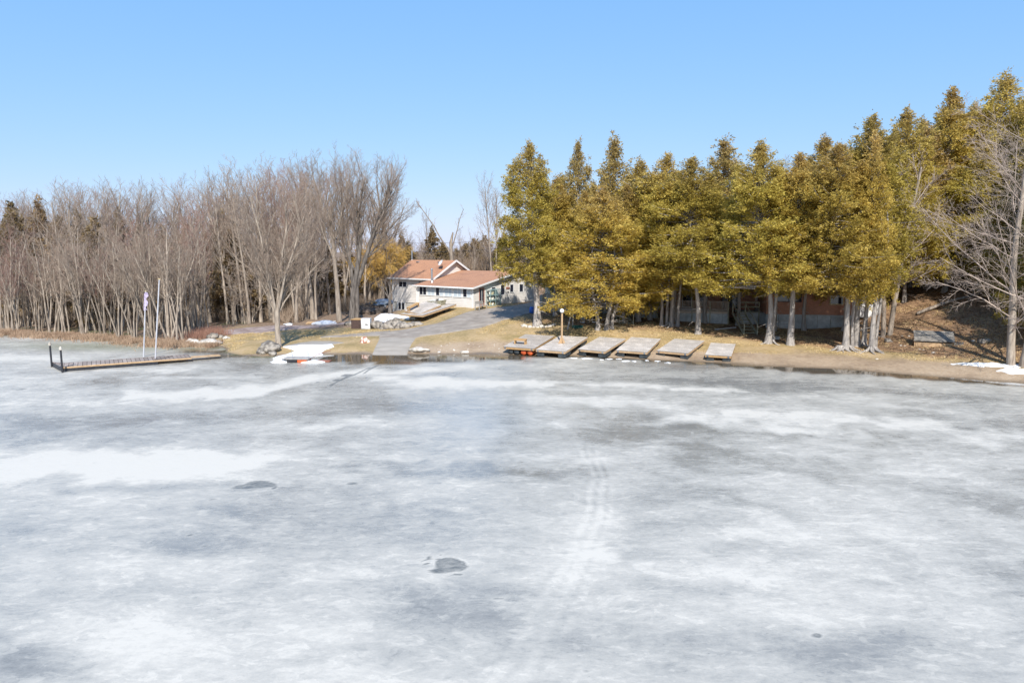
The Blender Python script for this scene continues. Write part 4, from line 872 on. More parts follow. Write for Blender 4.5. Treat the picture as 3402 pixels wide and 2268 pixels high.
# big dark double tree left of the yellow willow
B = on_ground(*O(808, 735)); B.z = h1(B.x, B.y); top = at_y(*O(830, 338), B.y).z-B.z
custom('leaning_tree', 9, [([(0, 0, -.2), (.3, 0, 4), (1.2, 0, 9), (1.6, 0, 12)], [.46, .36, .3, .2]), ([(.6, .3, -.2), (.7, .3, 5), (2.4, .3, 10), (3.4, .3, 13)], [.4, .33, .26, .16])],
       [((.3, 0, 5), (-.05, 0, 1), top*.72, .22), ((1.2, 0, 9), (-.18, .1, 1), top*.55, .22), ((1.2, 0, 9), (.12, -.1, 1), top*.58, .22), ((1.8, .3, 8.5), (.5, 0, 1), top*.55, .24), ((2.4, .3, 10), (.28, .1, 1), top*.52, .22), ((2.6, .3, 9.5), (.6, .05, .9), top*.38, .14), ((.8, 0, 7), (-.5, -.1, 1), top*.45, .14), ((2.2, .3, 9), (.7, -.1, .6), top*.28, .10)],
       spl, B, 'largest dark leaning bare tree with several thick limbs, left of the yellow willow', 'bark_dark', 'twig_grey', fit=top)
B = on_ground(*O(780, 738)); top = at_y(*O(770, 345), B.y).z-B.z
custom('tall_bare_tree', 15, [([(0, 0, -.2), (-.2, 0, 5), (-.5, 0, 10), (-.9, 0, top*.75)], [.36, .26, .21, .10])], [((-.3, 0, 7), (.05, 0, 1), top*.55, .12), ((-.4, 0, 8), (-.4, 0, 1), top*.45, .12), ((-.5, 0, 10), (.3, .1, 1), top*.42, .12), ((-.6, 0, 11), (-.15, -.1, 1), top*.42, .12), ((-.5, 0, 9), (.5, 0, 1), top*.36, .1)],
       spl, B, 'tall grey bare tree with a clean lit trunk beside the large dark leaning tree', 'bark_grey', 'twig_grey', fit=top)
B = on_ground(*O(690, 728)); top = at_y(*O(700, 372), B.y).z-B.z
custom('reddish_bare_tree', 21, [([(0, 0, -.2), (.1, 0, 4), (0, 0, 8)], [.4, .3, .22])], [((0, 0, 5), (.1*i-.3, .1*((i*3) % 4)-.15, 1), top*.66, .11) for i in range(6)], spl, B, 'reddish-tipped bare tree just right of the lawn tree in the wood edge', 'bark_grey', 'twig_red', fit=top)
# yellow willow
B = on_ground(*O(880, 700)); top = at_y(*O(885, 545), B.y).z-B.z
wil = [lv(6, .08, .03, 11, .2, 45, .5, .5, .3), lv(6, .12, -.03, 12, .15, 38, .55, .5), lv(5, .12, -.12, 8, .1, 35, .6, .55), lv(4, .10, -.22, rmin=.018)]
custom('yellow_willow', 33, [([(0, 0, -.2), (0, 0, 2), (.1, 0, 3.5)], [.32, .25, .2])], [((0, 0, 2.6), (a, b_, 1), top*.60, .10) for a, b_ in [(-.6, 0), (-.25, .3), (.05, -.2), (.35, .2), (.65, -.1), (0, .5), (-.4, -.4), (.3, -.5)]], wil, B, 'drooping willow with bright yellow twigs left of the white house', 'bark_grey', 'twig_yellow', 2, 'willow', top)
# small tree in front of the house corner
B = on_ground(*O(896, 722)); sm = [lv(5, .08, .04, 6, .3, 32, .5, .55, .3), lv(4, .12, .06, 6, .15, 34, .5, .55), lv(3, .14, .03, rmin=.012)]
custom('small_fruit_tree', 41, [([(0, 0, -.2), (0, 0, 1.2), (.05, 0, 2.3)], [.26, .19, .16])], [((0, 0, 1.7), (-.55, 0, 1), 2.6, .10), ((0, 0, 2.2), (.05, .1, 1), 2.4, .09), ((0, 0, 2.2), (.5, 0, 1), 2.3, .09), ((-.1, 0, 2), (-.2, -.2, 1), 2.2, .07)], sm, B, 'small bare forked tree in front of the left corner of the white house', 'bark_dark', 'twig_brown')
# dead snag behind the house
P = at_y(*O(1040, 640), 108); B = Vector((P.x, 108, h1(P.x, 108))); top = at_y(*O(1000, 455), 108).z-B.z
sn = [lv(8, .06, .03, 7, .4, 40, .2, .4, .3), lv(3, .12, .05, 4, .2, 35, .5, .5), lv(2, .15, .03, rmin=.02)]
custom('dead_snag', 45, [([(0, 0, -.2), (-.1, 0, top*.3), (-.25, 0, top*.55), (.1, 0, top*.66)], [.34, .3, .26, .10])], [((-.2, 0, top*.42), (-.55, 0, 1), top*.66, .13), ((-.1, 0, top*.5), (.4, 0, 1), top*.42, .10)], sn, B, 'dead pale snag with a broken top behind the lower red roof', 'bark_grey', 'twig_pale', 2, 'dead tree', top)
# twin grey trees at the right edge, with long sweeping twigs
twin = [lv(10, .04, .01, 22, .13, 64, .48, .26, .35), lv(7, .09, .04, 9, .12, 36, .42, .5), lv(5, .13, .03, 9, .1, 36, .42, .55), lv(3, .16, .02, 4, .1, 36, .5, .6), lv(2, .18, .02, rmin=.0065)]
B = on_ground(*O(2322, 838)); top = at_y(*O(2290, 300), B.y).z-B.z
custom('twin_grey_tree', 61, [], [((0, 0, -.2), (-.05, .01, 1), top*.98, .29)], twin, B, 'left one of the twin grey bare trees at the right edge', 'bark_grey', 'twig_pale', 1)
B = on_ground(*O(2348, 842)); top = at_y(*O(2352, 240), B.y).z-B.z
custom('twin_grey_tree', 64, [], [((0, 0, -.2), (.02, .0, 1), top, .27)], twin, B, 'right one of the twin grey bare trees, cut by the right edge of the photo', 'bark_grey', 'twig_pale', 1)
B = on_ground(*O(2030, 772)); top = at_y(*O(2105, 380), B.y).z-B.z; dx_ = at_y(*O(2075, 380), B.y).x-B.x
lean = [lv(10, .02, .0, 20, .25, 52, .30, .36, .3), lv(6, .08, .05, 9, .15, 36, .42, .5), lv(4, .12, .04, 6, .1, 36, .45, .55), lv(2, .16, .03, rmin=.010)]
custom('leaning_grey_tree', 71, [], [((.5, 0, -.2), (dx_*.95, -.4, top), top, .24), ((0, .1, -.2), (dx_*.55, .2, top), top*.95, .22)], lean, B, 'long leaning grey double trunk with bare twigs on its right, beside the white end wall', 'bark_grey', 'twig_pale', 1)

# ------------------------------------------------------------------ reeds, brush, litter (nobody could count them)
def blades(name, xs, ys, h, w, mat, label, lean=.35, seed=1, zoff=0):
    rs = np.random.RandomState(seed); N = len(xs); z = np.maximum(H(xs, ys), .0)+zoff
    p = np.stack([xs, ys, z-.03], 1); a = rs.rand(N)*math.pi; sd_ = np.stack([np.cos(a), np.sin(a)*.4, np.zeros(N)], 1)*(w*(.6+.8*rs.rand(N)))[:, None]
    hh_ = h*(.4+.9*rs.rand(N)); ln = rs.normal(size=(N, 3))*lean; ln[:, 2] = 1; ln *= hh_[:, None]
    V = np.stack([p-sd_, p+sd_, p+sd_*.6+ln*.6, p-sd_*.3+ln], 1).reshape(-1, 3)
    me = np_mesh(name, V, np.arange(N*4).reshape(-1, 4), [MT[mat]]); return tag(link_mesh(name, me), label, name.replace('_', ' '), kind='stuff')
MT['reed'] = M2('dead_reed', (.22, .135, .085), (.38, .27, .18), .9, .9, bmp=0)
MT['red_brush'] = M2('red_dogwood', (.19, .085, .06), (.32, .185, .13), 1, .9, bmp=0)
MT['straw'] = M2('dry_grass', (.36, .25, .10), (.55, .42, .22), .8, .9, bmp=0)
MT['brush'] = M2('brown_brush', (.17, .12, .085), (.32, .24, .17), .7, .9, bmp=0)
rsn = np.random.RandomState(3)
N = 26000; x = rsn.uniform(-60, -28, N); y = shore_y(x)+rsn.normal(size=N)*1.0+.6; keep = fbm(x*.5, y*.7, 3) > .40; blades('dead_reeds', x[keep], y[keep], .45, .03, 'reed', 'brown dead reeds and flattened grass along the left shore', seed=2)
N = 1900; c = [on_ground(675, 1122), on_ground(690, 1112), on_ground(640, 1126), on_ground(712, 1118)]
i_ = rsn.randint(0, 4, N); x = np.array([p.x for p in c])[i_]+rsn.normal(size=N)*.8; y = np.array([p.y for p in c])[i_]+rsn.normal(size=N)*.9; blades('red_brush', x, y, .95, .014, 'red_brush', 'reddish brown shrub twigs around the pale rocks on the left point', .3, 3)
N = 60000; y = rsn.uniform(80, 118, N); x = (rsn.uniform(-80, 900, N)*1.44643-IW/2)/FPX*y*cp; _ox = (IW/2+FPX*x/(y*cp))/1.44643; keep = (fbm(x*.25, y*.3, 3) > .42) & ~((_ox > 460) & (_ox < 640) & (y < 90)) & (~((x > -27) & (y < 95))) & (~((x > -20) & (y < 108))) & (y-shore_y(x) > 8); blades('undergrowth', x[keep], y[keep], 1.9, .03, 'brush', 'tangled brown undergrowth inside the left-hand wood', .45, 4)
N = 34000; y = rsn.uniform(112, 150, N); x = (rsn.uniform(850, 1260, N)*1.44643-IW/2)/FPX*y*cp; blades('far_undergrowth', x, y, 4.6, .09, 'brush', 'brown scrub below the far trees behind the white house', .4, 6)
N = 130000; x = rsn.uniform(-29, 42, N); y = shore_y(x)+rsn.uniform(.6, 22, N); keep = (fbm(x*.5+3, y*.5, 4) > .46)
drv = np.array([[p.x, p.y] for p in [on_ground(1310, 1170), on_ground(1320, 1120), on_ground(1450, 1092), on_ground(1560, 1062), on_ground(1700, 1035)]])
def seg_d(x, y, P):
    b_ = np.full(x.shape, 1e9)
    for A, B_ in zip(P[:-1], P[1:]):
        d = B_-A; t = np.clip(((x-A[0])*d[0]+(y-A[1])*d[1])/(d@d), 0, 1); b_ = np.minimum(b_, np.hypot(x-A[0]-t*d[0], y-A[1]-t*d[1]))
    return b_
sw = np.interp(x, [-28, -20, -9.5, -8.5, 0, 4, 17, 24, 34, 38, 50], [.3, .4, .5, 3.2, 3.4, 2.6, 2.6, 4.4, 4.6, 2.0, .8])
keep &= (seg_d(x, y, drv) > 3.4) & (y-shore_y(x) > sw) & ~((x > -25) & (x < -14.5) & (y < 66)) & ~((x < -12) & (y > 72))
blades('lawn_grass', x[keep], y[keep], .10, .03, 'straw', 'short dry straw-coloured grass tufts over the lawn', .6, 5)

N = 60000; x = rsn.uniform(2, 48, N); y = shore_y(x)+rsn.uniform(3.5, 22, N); keep = (fbm(x*.8+3, y*.8, 4) > .47) & (y-shore_y(x) > np.interp(x, [2, 16, 24, 33, 38, 48], [10, 10, 8, 6.5, 3.5, 2.5])); keep &= seg_d(x, y, drv) > 3.6
MT['litter'] = M2('leaf_litter', (.20, .11, .05), (.48, .32, .18), 1.7, .95, bmp=0)
blades('leaf_litter', x[keep], y[keep], .09, .06, 'litter', 'brown needles, leaves and twigs lying under the cedars', 1.6, 9)
# ------------------------------------------------------------------ THE WHITE HOUSE (local axes: x along the front, y back along the right side wall, origin at the right front corner)
HP = (-4.5, 79.0); HA = R(-39)
house = empty('white_house', (HP[0], HP[1], 0), HA, 'white-sided split-level house with red-brown shingle roofs and a glazed porch', 'house')
_uh = Vector((math.cos(HA), math.sin(HA))); _vh = Vector((-math.sin(HA), math.cos(HA)))
def hw(u, v, z=None):
    x = HP[0]+_uh.x*u+_vh.x*v; y = HP[1]+_uh.y*u+_vh.y*v
    return Vector((x, y, h1(x, y) if z is None else z))
def lap_wall(mb, a, b, z0, z1, top=None, lap=.2, out=.028):
    """clapboard wall from plan point a to b (outside is on the right-hand side going a->b); top(t) gives the sloping top"""
    a = Vector(a); b = Vector(b); d = (b-a).normalized(); nrm = Vector((d.y, -d.x)); L = (b-a).length
    mb.poly([(a.x, a.y, z0), (b.x, b.y, z0), (b.x, b.y, z1 if top is None else top(1)), ] + ([] if top is None else [(a.x+(b.x-a.x)*t, a.y+(b.y-a.y)*t, top(t)) for t in np.linspace(.95, .05, 19)]) + [(a.x, a.y, z1 if top is None else top(0))])
    z = z0
    zmax = z1 if top is None else max(top(t) for t in np.linspace(0, 1, 21))
    while z < zmax-.02:
        zt = min(z+lap, zmax); s0, s1 = 0., 1.
        if top is not None:
            ts = [t for t in np.linspace(0, 1, 101) if top(t) >= zt]
            if not ts: break
            s0, s1 = min(ts), max(ts)
        p = a+(b-a)*s0; q = a+(b-a)*s1; o = nrm*out; e = nrm*.004
        mb.poly([(p.x+o.x, p.y+o.y, z), (q.x+o.x, q.y+o.y, z), (q.x+e.x, q.y+e.y, zt), (p.x+e.x, p.y+e.y, zt)])
        mb.poly([(p.x, p.y, z), (q.x, q.y, z), (q.x+o.x, q.y+o.y, z), (p.x+o.x, p.y+o.y, z)])
        z += lap
def window(parent, p, d, w, z0, z1, panes=2, gl='glass', glasses=None, trim='white', fw=.09, nrm=None, out=.06):
    """window frame proud of the wall with set-back panes; p plan start, d unit direction"""
    d = Vector(d).normalized(); n_ = Vector((d.y, -d.x)); p = Vector(p)
    def P(s, o, z): q = p+d*s+n_*o; return (q.x, q.y, z)
    f = MB()
    def bx(s0, s1, za, zb, o0=-.02, o1=out): 
        c = [P(s0, o0, za), P(s1, o0, za), P(s1, o1, za), P(s0, o1, za), P(s0, o0, zb), P(s1, o0, zb), P(s1, o1, zb), P(s0, o1, zb)]
        i = len(f.v); f.v += c
        for q in ((0, 1, 2, 3), (7, 6, 5, 4), (4, 5, 1, 0), (5, 6, 2, 1), (6, 7, 3, 2), (7, 4, 0, 3)): f.f.append(tuple(i+k for k in q)); f.m.append(0)
    bx(-fw, w+fw, z1, z1+fw); bx(-fw, w+fw, z0-fw, z0); bx(-fw, 0, z0, z1); bx(w, w+fw, z0, z1)
    for k in range(1, panes): bx(w*k/panes-fw*.45, w*k/panes+fw*.45, z0, z1, -.02, out-.01)
    fo = f.build('window', trim, parent)
    for k in range(panes):
        g = MB(); g.poly([P(w*k/panes, .034, z0), P(w*(k+1)/panes, .034, z0), P(w*(k+1)/panes, .034, z1), P(w*k/panes, .034, z1)])
        g.build('pane', (glasses[k] if glasses else gl), fo)
    return fo
WB = 2.35; WE = 4.86      # base and eave of the front wall
# --- front wing walls
mb = MB(); lap_wall(mb, (-9.26, 0), (0, 0), WB-.5, 3.62); mb.build('front_wall', 'siding', house)
mb = MB(); mb.box(-9.26, 0, -.03, .25, 3.62, WE, 0); mb.build('porch_wall', 'white', house)
RZ = lambda v: WE+ (v+.45)*.199 if v < 8 else WE+8.45*.199-(v-8)*.36   # roof height across the wing
mb = MB(); lap_wall(mb, (0, 0), (0, 11.6), WB-.6, 6.4, top=lambda t: RZ(t*11.6)-.14); mb.build('side_wall', 'siding', house)
mb = MB(); mb.box(-9.3, -.3, 11.3, 11.6, .5, 5); mb.box(-9.2, -9.0, .2, 11.3, .5, 4.8); mb.build('back_wall', 'siding', house)
mb = MB()
for (x, y, zt) in [(-.10, -.06, 4.86), (-9.30, -.06, 4.86)]: mb.box(x, x+.17, y, y+.14, WB-.4, zt)
mb.box(-.08, .06, 11.5, 11.66, WB-.4, 5.0); mb.build('corner_board', 'white', house)
fr = [(.045, .17), (.197, .323), (.354, .48), (.512, .638), (.673, .803), (.839, .965)]
gs = [['glass', 'glass'], ['glass_c', 'glass_c'], ['glass', 'glass_c'], ['glass_c', 'glass_c'], ['glass_c', 'glass_c'], ['glass', 'glass_c']]
for (a, b_), g in zip(fr, gs): window(house, (-9.26+a*9.26, -.03), (1, 0), (b_-a)*9.26, 3.74, 4.72, 2, glasses=g)
for v0, v1, za, zb, nm in [(3.25, 3.95, 4.10, 4.75, 0), (4.95, 5.65, 3.80, 4.95, 0), (6.75, 7.35, 4.05, 4.95, 0), (8.6, 9.3, 4.0, 4.9, 0)]: window(house, (0, v0), (0, 1), v1-v0, za, zb, 1)
# door
dr = MB(); dr.box(.01, .07, 1.02, 1.10, WB, 4.75); dr.box(.01, .07, 1.84, 1.92, WB, 4.75); dr.box(.01, .07, 1.10, 1.84, 4.62, 4.75); dr.box(.01, .05, 1.10, 1.84, WB, 2.95); d_ = dr.build('door', 'door_red', house)
g = MB(); g.box(.015, .035, 1.12, 1.82, 2.95, 4.62); g.build('door_glass', 'glass', d_); g = MB(); g.box(.03, .06, 1.45, 1.49, 2.95, 4.62); g.build('door_bar', 'white', d_)
sg = MB(); sg.box(.03, .09, 5.95, 6.62, 4.45, 4.68); sg.build('wall_plaque', 'door_red', house)
sg = MB(); sg.tube([(.03, 6.3, 4.1), (.16, 6.3, 4.05)], [.10, .07], 8); sg.build('wall_lamp', 'black', house)
# --- wing roof
def roof_slab(name, pts_top, parent, mat='shingle', th=.13):
    m_ = MB(); b_ = [(p[0], p[1], p[2]-th) for p in pts_top]; m_.poly(pts_top); m_.poly(b_[::-1], 1)
    n_ = len(pts_top)
    for i in range(n_): j = (i+1) % n_; m_.poly([b_[i], b_[j], pts_top[j], pts_top[i]], 1)
    return m_.build(name, [mat, 'soffit'], parent)
rz = lambda v: RZ(v)
roof_slab('roof', [(-9.7, -.45, rz(-.45)), (.45, -.45, rz(-.45)), (.45, 8, rz(8)), (-9.28, 8, rz(8))], house)
roof_slab('roof', [(-9.28, 8.003, rz(8)), (.45, 8.003, rz(8)), (.45, 12.0, rz(8)-4*.36), (-9.28, 12.0, rz(8)-4*.36)], house)
mb = MB(); mb.bar((-9.72, -.49, WE-.06), (.47, -.49, WE-.06), .05, .18); mb.bar((.475, -.49, WE-.05), (.475, 8, rz(8)-.05), .05, .19); mb.bar((.475, 8, rz(8)-.05), (.475, 12, rz(8)-1.49), .05, .19); mb.build('fascia', 'white', house)
mb = MB(); mb.bar((-9.7, -.55, WE-.05), (.4, -.55, WE-.09), .10, .10); mb.tube([(-9.35, -.5, WE-.1), (-9.35, -.12, WE-.35), (-9.35, -.1, 2.4)], .045, 6); mb.build('gutter', 'white', house)
def pipe(name, u, v, z0, z1, r, par, mat='steel'):
    m_ = MB(); m_.tube([(u, v, z0), (u, v, z1)], r, 12); m_.tube([(u, v, z0-.02), (u, v, z0+.30)], [r*1.9, r*1.15], 12); m_.tube([(u, v, z1), (u, v, z1+.03), (u, v, z1+.14)], [r*.7, r*1.35, r*1.2], 12); return m_.build(name, mat, par)
def house_u(px, v):   # u along the front seen at photo column px for a given depth v
    c = (px-IW/2)/FPX; return (c*(HP[1]+_vh.y*v)-HP[0]-_vh.x*v)/(_uh.x-c*_uh.y)
pipe('chimney_pipe', house_u(1436, 1.3), 1.3, RZ(1.3)-.1, RZ(1.3)+1.55, .125, house)
pipe('chimney_pipe', house_u(1371, 6.7), 6.7, 7.6, 8.95, .10, house)
# --- main block
ME, MR = 5.52, 7.85; u0, u1 = -17.0, -9.32
mb = MB(); lap_wall(mb, (u0, 2.75), (u1, 2.75), 2.35, ME); mb.build('front_wall', 'siding', house)
mb = MB(); mb.box(u0+.03, u1, 2.80, 3.0, -.2, 2.35); mb.box(u0+.03, u0+.2, 3.0, 10.2, -.2, 2.35); mb.build('foundation_wall', 'concrete', house)
mz = lambda v: MR-abs(v-6.5)*(MR-ME)/4.3
mb = MB(); lap_wall(mb, (u1+.05, 2.75), (u1+.05, 10.25), 2.0, 7.5, top=lambda t: mz(2.75+t*7.5)-.12); lap_wall(mb, (u0, 10.25), (u0, 2.75), 2.35, 7.5, top=lambda t: mz(10.25-t*7.5)-.12); mb.build('gable_wall', 'siding', house)
mb = MB(); mb.box(u0, u1, 10.05, 10.25, .5, ME); mb.build('back_wall', 'siding', house)
mb = MB(); mb.box(u0-.05, u0+.12, 2.68, 2.84, .2, ME-.1); mb.build('corner_board', 'white', house)
roof_slab('roof', [(u0-.3, 2.2, ME), (-8.80, 2.2, ME), (-8.80, 6.5, MR), (u0-.3, 6.5, MR)], house)
roof_slab('roof', [(u0-.3, 6.503, MR), (-8.80, 6.503, MR), (-8.80, 10.8, ME), (u0-.3, 10.8, ME)], house)
mb = MB(); mb.bar((u0-.35, 2.16, ME-.05), (-8.78, 2.16, ME-.05), .05, .17); mb.bar((-8.775, 2.2, ME-.05), (-8.775, 6.5, MR-.05), .05, .24); mb.bar((-8.775, 6.5, MR-.05), (-8.775, 10.8, ME-.05), .05, .24); mb.build('fascia', 'white', house)
mb = MB(); mb.bar((u0-.3, 2.45, ME-.15), (-9.3, 2.45, ME-.15), .5, .03); mb.build('soffit', 'soffit', house)
window(house, (house_u(1327, 2.75), 2.75), (1, 0), 1.45, 4.35, 5.02, 2)
window(house, (house_u(1392, 2.75), 2.75), (1, 0), 1.2, 4.55, 5.1, 1)
window(house, (house_u(1324, 2.8), 2.8), (1, 0), 1.15, 1.35, 2.25, 2, fw=.2)
for px, v in [(1391, 5.9), (1463, 5.9)]:
    u = house_u(px, v); m_ = MB(); m_.box(u-.22, u+.22, v-.18, v+.18, mz(v)-.02, mz(v)+.13); m_.build('roof_vent', 'steel', house, bevel=.03)
u = house_u(1470, 4.6); zd = mz(4.6)
dm = MB(); n_ = 20; ax = Vector((-.35, -.75, .55)).normalized(); X = ax.cross(Vector((0, 0, 1))).normalized(); Yv = X.cross(ax); cc = Vector((u, 4.35, zd+.75))
rings = [(0, -.10), (.2, -.085), (.38, -.04), (.5, .02)]; idx0 = len(dm.v)
for r_, h_ in rings:
    for j in range(n_): a = 2*math.pi*j/n_; dm.v.append(tuple(cc+(X*math.cos(a)*1.05+Yv*math.sin(a)*.85)*r_+ax*h_))
for k in range(3):
    for j in range(n_): dm.f.append((k*n_+j, k*n_+(j+1) % n_, (k+1)*n_+(j+1) % n_, (k+1)*n_+j)); dm.m.append(0)
dish = dm.build('satellite_dish', 'white', house, smooth=True)
m_ = MB(); m_.tube([(u, 4.6, zd-.05), (u, 4.6, zd+.5), tuple(cc-ax*.1)], .03, 6); m_.tube([tuple(cc-Yv*.35), tuple(cc+ax*.45-Yv*.15)], .02, 6); m_.box(u-.12, u+.12, 4.45, 4.75, zd-.05, zd+.04); m_.build('dish_arm', 'black', dish)

# ------------------------------------------------------------------ things round the house
def on_house(name, u, v, label, cat, rz=0): p = hw(u, v); return empty(name, p, HA+rz, label, cat)
def local(p_world, root): return root
# storage cage with white jugs
cg = on_house('jug_cage', .15, 2.15, 'tall teal cage filled with white and cream gas bottles against the side wall', 'gas bottle cage')
zb = 2.62-cg.location.z
m_ = MB()
for y in (0, .95, 1.9):
    for x in (0.0, .62): m_.box(x, x+.05, y-.03, y+.03, zb-.15, zb+1.95)
for z in (0, .62, 1.24, 1.9):
    m_.box(0, .67, -.03, 1.93, zb+z, zb+z+.045)
m_.build('frame', 'teal', cg)
m_ = MB()
for k in range(9): m_.box(.66, .675, .06+k*.105, .075+k*.105, zb+1.3, zb+1.9); 
for k in range(9): m_.box(.66, .675, 1.0+k*.1, 1.012+k*.1, zb+.05, zb+1.9)
m_.build('mesh_door', 'teal', cg)
for row in range(3):
    for col_ in range(2):
        if row == 2 and col_ == 1: continue
        for k in range(2):
            y = .08+col_*.95+.22+k*.40; z = zb+.06+row*.62; b_ = MB(); b_.tube([(.35, y, z), (.35, y, z+.05), (.35, y, z+.32), (.35, y, z+.40)], [.12, .16, .16, .08], 10); b_.tube([(.35, y, z+.38), (.35, y, z+.48)], [.09, .09], 8)
            o = b_.build('gas_bottle', 'tank' if (row+k) % 3 else 'tank_yellow', None, smooth=True); o.location = cg.location; o.rotation_euler = cg.rotation_euler
            tag(o, 'white or cream gas bottle standing on a shelf of the teal cage', 'gas bottle', 'gas bottles in the teal cage')
# weathered bench by the door
bn = on_house('garden_bench', 1.0, -.2, 'weathered pale wooden bench in front of the red-brown door', 'bench', R(10))
m_ = MB()
for k in range(4): m_.box(.05+k*.14, .17+k*.14, -.75, .95, .42, .46)
m_.build('seat', 'grey_wood', bn)
m_ = MB()
for k in range(3): m_.box(-.02, .02, -.75, .95, .55+k*.14, .66+k*.14)
m_.build('backrest', 'grey_wood', bn)
for (x, y) in [(0, -.7), (0, .9), (.55, -.7), (.55, .9)]: m_ = MB(); m_.box(x-.04, x+.04, y-.04, y+.04, 0, .9 if x == 0 else .62); m_.build('leg', 'grey_wood', bn)
for y in (-.7, .9): m_ = MB(); m_.box(-.02, .6, y-.05, y+.05, .62, .66); m_.build('armrest', 'grey_wood', bn)
# blue barrel, post box on the drive
p = on_ground(1768, 1040); bl = empty('blue_barrel', p, 0, 'small blue barrel half hidden behind the isolated cedar trunk', 'barrel'); m_ = MB(); m_.tube([(0, 0, 0), (0, 0, .06), (0, 0, .3), (0, 0, .6), (0, 0, .66)], [.26, .3, .33, .3, .26], 14); m_.build('drum', 'blue', bl, True); m_ = MB(); m_.tube([(0, 0, .66), (0, 0, .70)], .24, 14); m_.build('lid', 'blue', bl)

# ------------------------------------------------------------------ DOCKS
def dock(name, NL, NR, FL, FR, zn, zf, label, mat='deck', floats='black', group=None, fascia='fascia', thick=.2, brackets=True):
    a = at_z(*NL, zn); b_ = at_z(*NR, zn); c = at_z(*FL, zf); d = at_z(*FR, zf)
    near = (a+b_)/2; far = (c+d)/2; L = (far-near).length; W = ((b_-a).length+(d-c).length)/2; ang = math.atan2(-(far-near).x, (far-near).y); pit = math.atan2(far.z-near.z, math.hypot((far-near).x, (far-near).y))
    t = empty(name, near, 0, label, 'floating dock', group); t.rotation_euler = (Matrix.Rotation(ang, 3, 'Z') @ Matrix.Rotation(pit, 3, 'X')).to_euler()
    m_ = MB(); k = 0; y = 0
    while y < L-.02: m_.box(-W/2, W/2, y+.006, min(y+.134, L), -.035, 0); y += .14
    m_.build('deck', mat, t)
    m_ = MB(); m_.box(-W/2+.01, W/2-.01, .01, .05, -thick, -.036); m_.box(-W/2+.01, W/2-.01, L-.05, L-.01, -thick, -.036); m_.box(-W/2+.01, -W/2+.05, .05, L-.05, -thick, -.036); m_.box(W/2-.05, W/2-.01, .05, L-.05, -thick, -.036)
    for k in range(1, 8): m_.box(-W/2+.05, W/2-.05, L*k/8-.02, L*k/8+.02, -thick+.03, -.037)
    m_.build('frame', fascia, t)
    if floats == 'black':
        for (x, y0_) in ((-W/2+.06, .08), (W/2-.71, .08), (-W/2+.06, L-1.35), (W/2-.71, L-1.35)):
            m_ = MB(); m_.box(x, x+.65, y0_, y0_+1.25, -thick-.40, -thick-.004); m_.build('float', 'float', t, bevel=.03)
    elif floats == 'drum':
        for k, x in enumerate((-.85, -.28, .38, 1.0)):
            m_ = MB(); m_.tube([(x, .15, -thick-.26), (x, .22, -thick-.26), (x, 1.0, -thick-.26), (x, 1.07, -thick-.26)], [.22, .25, .25, .22], 16); m_.build('drum_float', 'orange' if k > 1 else 'float', t, True)
            m_ = MB(); m_.tube([(x, L-1.2, -thick-.26), (x, L-.3, -thick-.26)], .24, 14); m_.build('drum_float', 'float', t, True)
    if brackets:
        for x in (-W/2+.12, W/2-.3): m_ = MB(); m_.box(x, x+.16, -.012, .012, -thick+.02, -.04); m_.build('bracket', 'steel', t)
    return t, W, L, Matrix.Translation(near) @ Matrix.Rotation(ang, 4, 'Z') @ Matrix.Rotation(pit, 4, 'X')
g_ = 'docks pulled up on the beach'
d1, W1, L1, M1 = dock('dock', (1677, 1153), (1767, 1156), (1749.5, 1107), (1839, 1118), .72, 1.3, 'leftmost beached dock, with a small bench and orange barrel floats', 'deck_old', 'drum', g_, 'new_wood')
d2, W2, L2, M2_ = dock('dock', (1779, 1161), (1878, 1168), (1862, 1114), (1952, 1120), .65, 1.3, 'beached dock carrying the globe lamp post', group=g_, fascia='fascia')
dock('dock', (1913.6, 1161), (2014, 1166), (1988, 1119.5), (2082.6, 1123.6), .65, 1.3, 'beached dock just right of the one with the lamp post', group=g_)
dock('dock', (2043.4, 1164), (2151.5, 1169), (2095, 1120.5), (2197, 1123.6), .65, 1.3, 'beached dock third from the small right-hand one, second right of the lamp dock', group=g_)
dock('dock', (2178, 1167), (2287, 1171), (2237.6, 1125), (2343.7, 1131), .65, 1.25, 'wide beached dock next to the smallest one', group=g_)
dock('dock', (2341.7, 1179.5), (2429.7, 1181.5), (2361.8, 1138.4), (2444, 1142), .6, 1.15, 'smallest beached dock, at the right end of the row', group=g_, fascia='new_wood')
def bench(root_m, x, y, label, w=1.15, rz=0, sc_=1.0):
    loc = root_m @ Vector((x, y, 0)); t = empty('wooden_bench', loc, 0, label, 'bench'); t.rotation_euler = (root_m.to_3x3() @ Matrix.Rotation(rz, 3, 'Z')).to_euler(); t.scale = (sc_,)*3
    m_ = MB(); m_.box(-w/2, w/2, -.19, -.01, .42, .47); m_.box(-w/2, w/2, .01, .19, .42, .47); m_.build('seat', 'new_wood', t)
    m_ = MB(); m_.box(-w/2+.05, w/2-.05, -.20, -.17, .33, .42); m_.box(-w/2+.05, w/2-.05, .17, .20, .33, .42); m_.build('apron', 'new_wood', t)
    for s in (-1, 1): 
        for q in (-1, 1): m_ = MB(); m_.box(s*(w/2-.10)-.05, s*(w/2-.10)+.05, q*.12-.05, q*.12+.05, .002, .42); m_.build('leg', 'new_wood', t)
    return t
bench(M1, -.35, 1.25, 'small honey-coloured bench standing on the leftmost beached dock', 1.2)
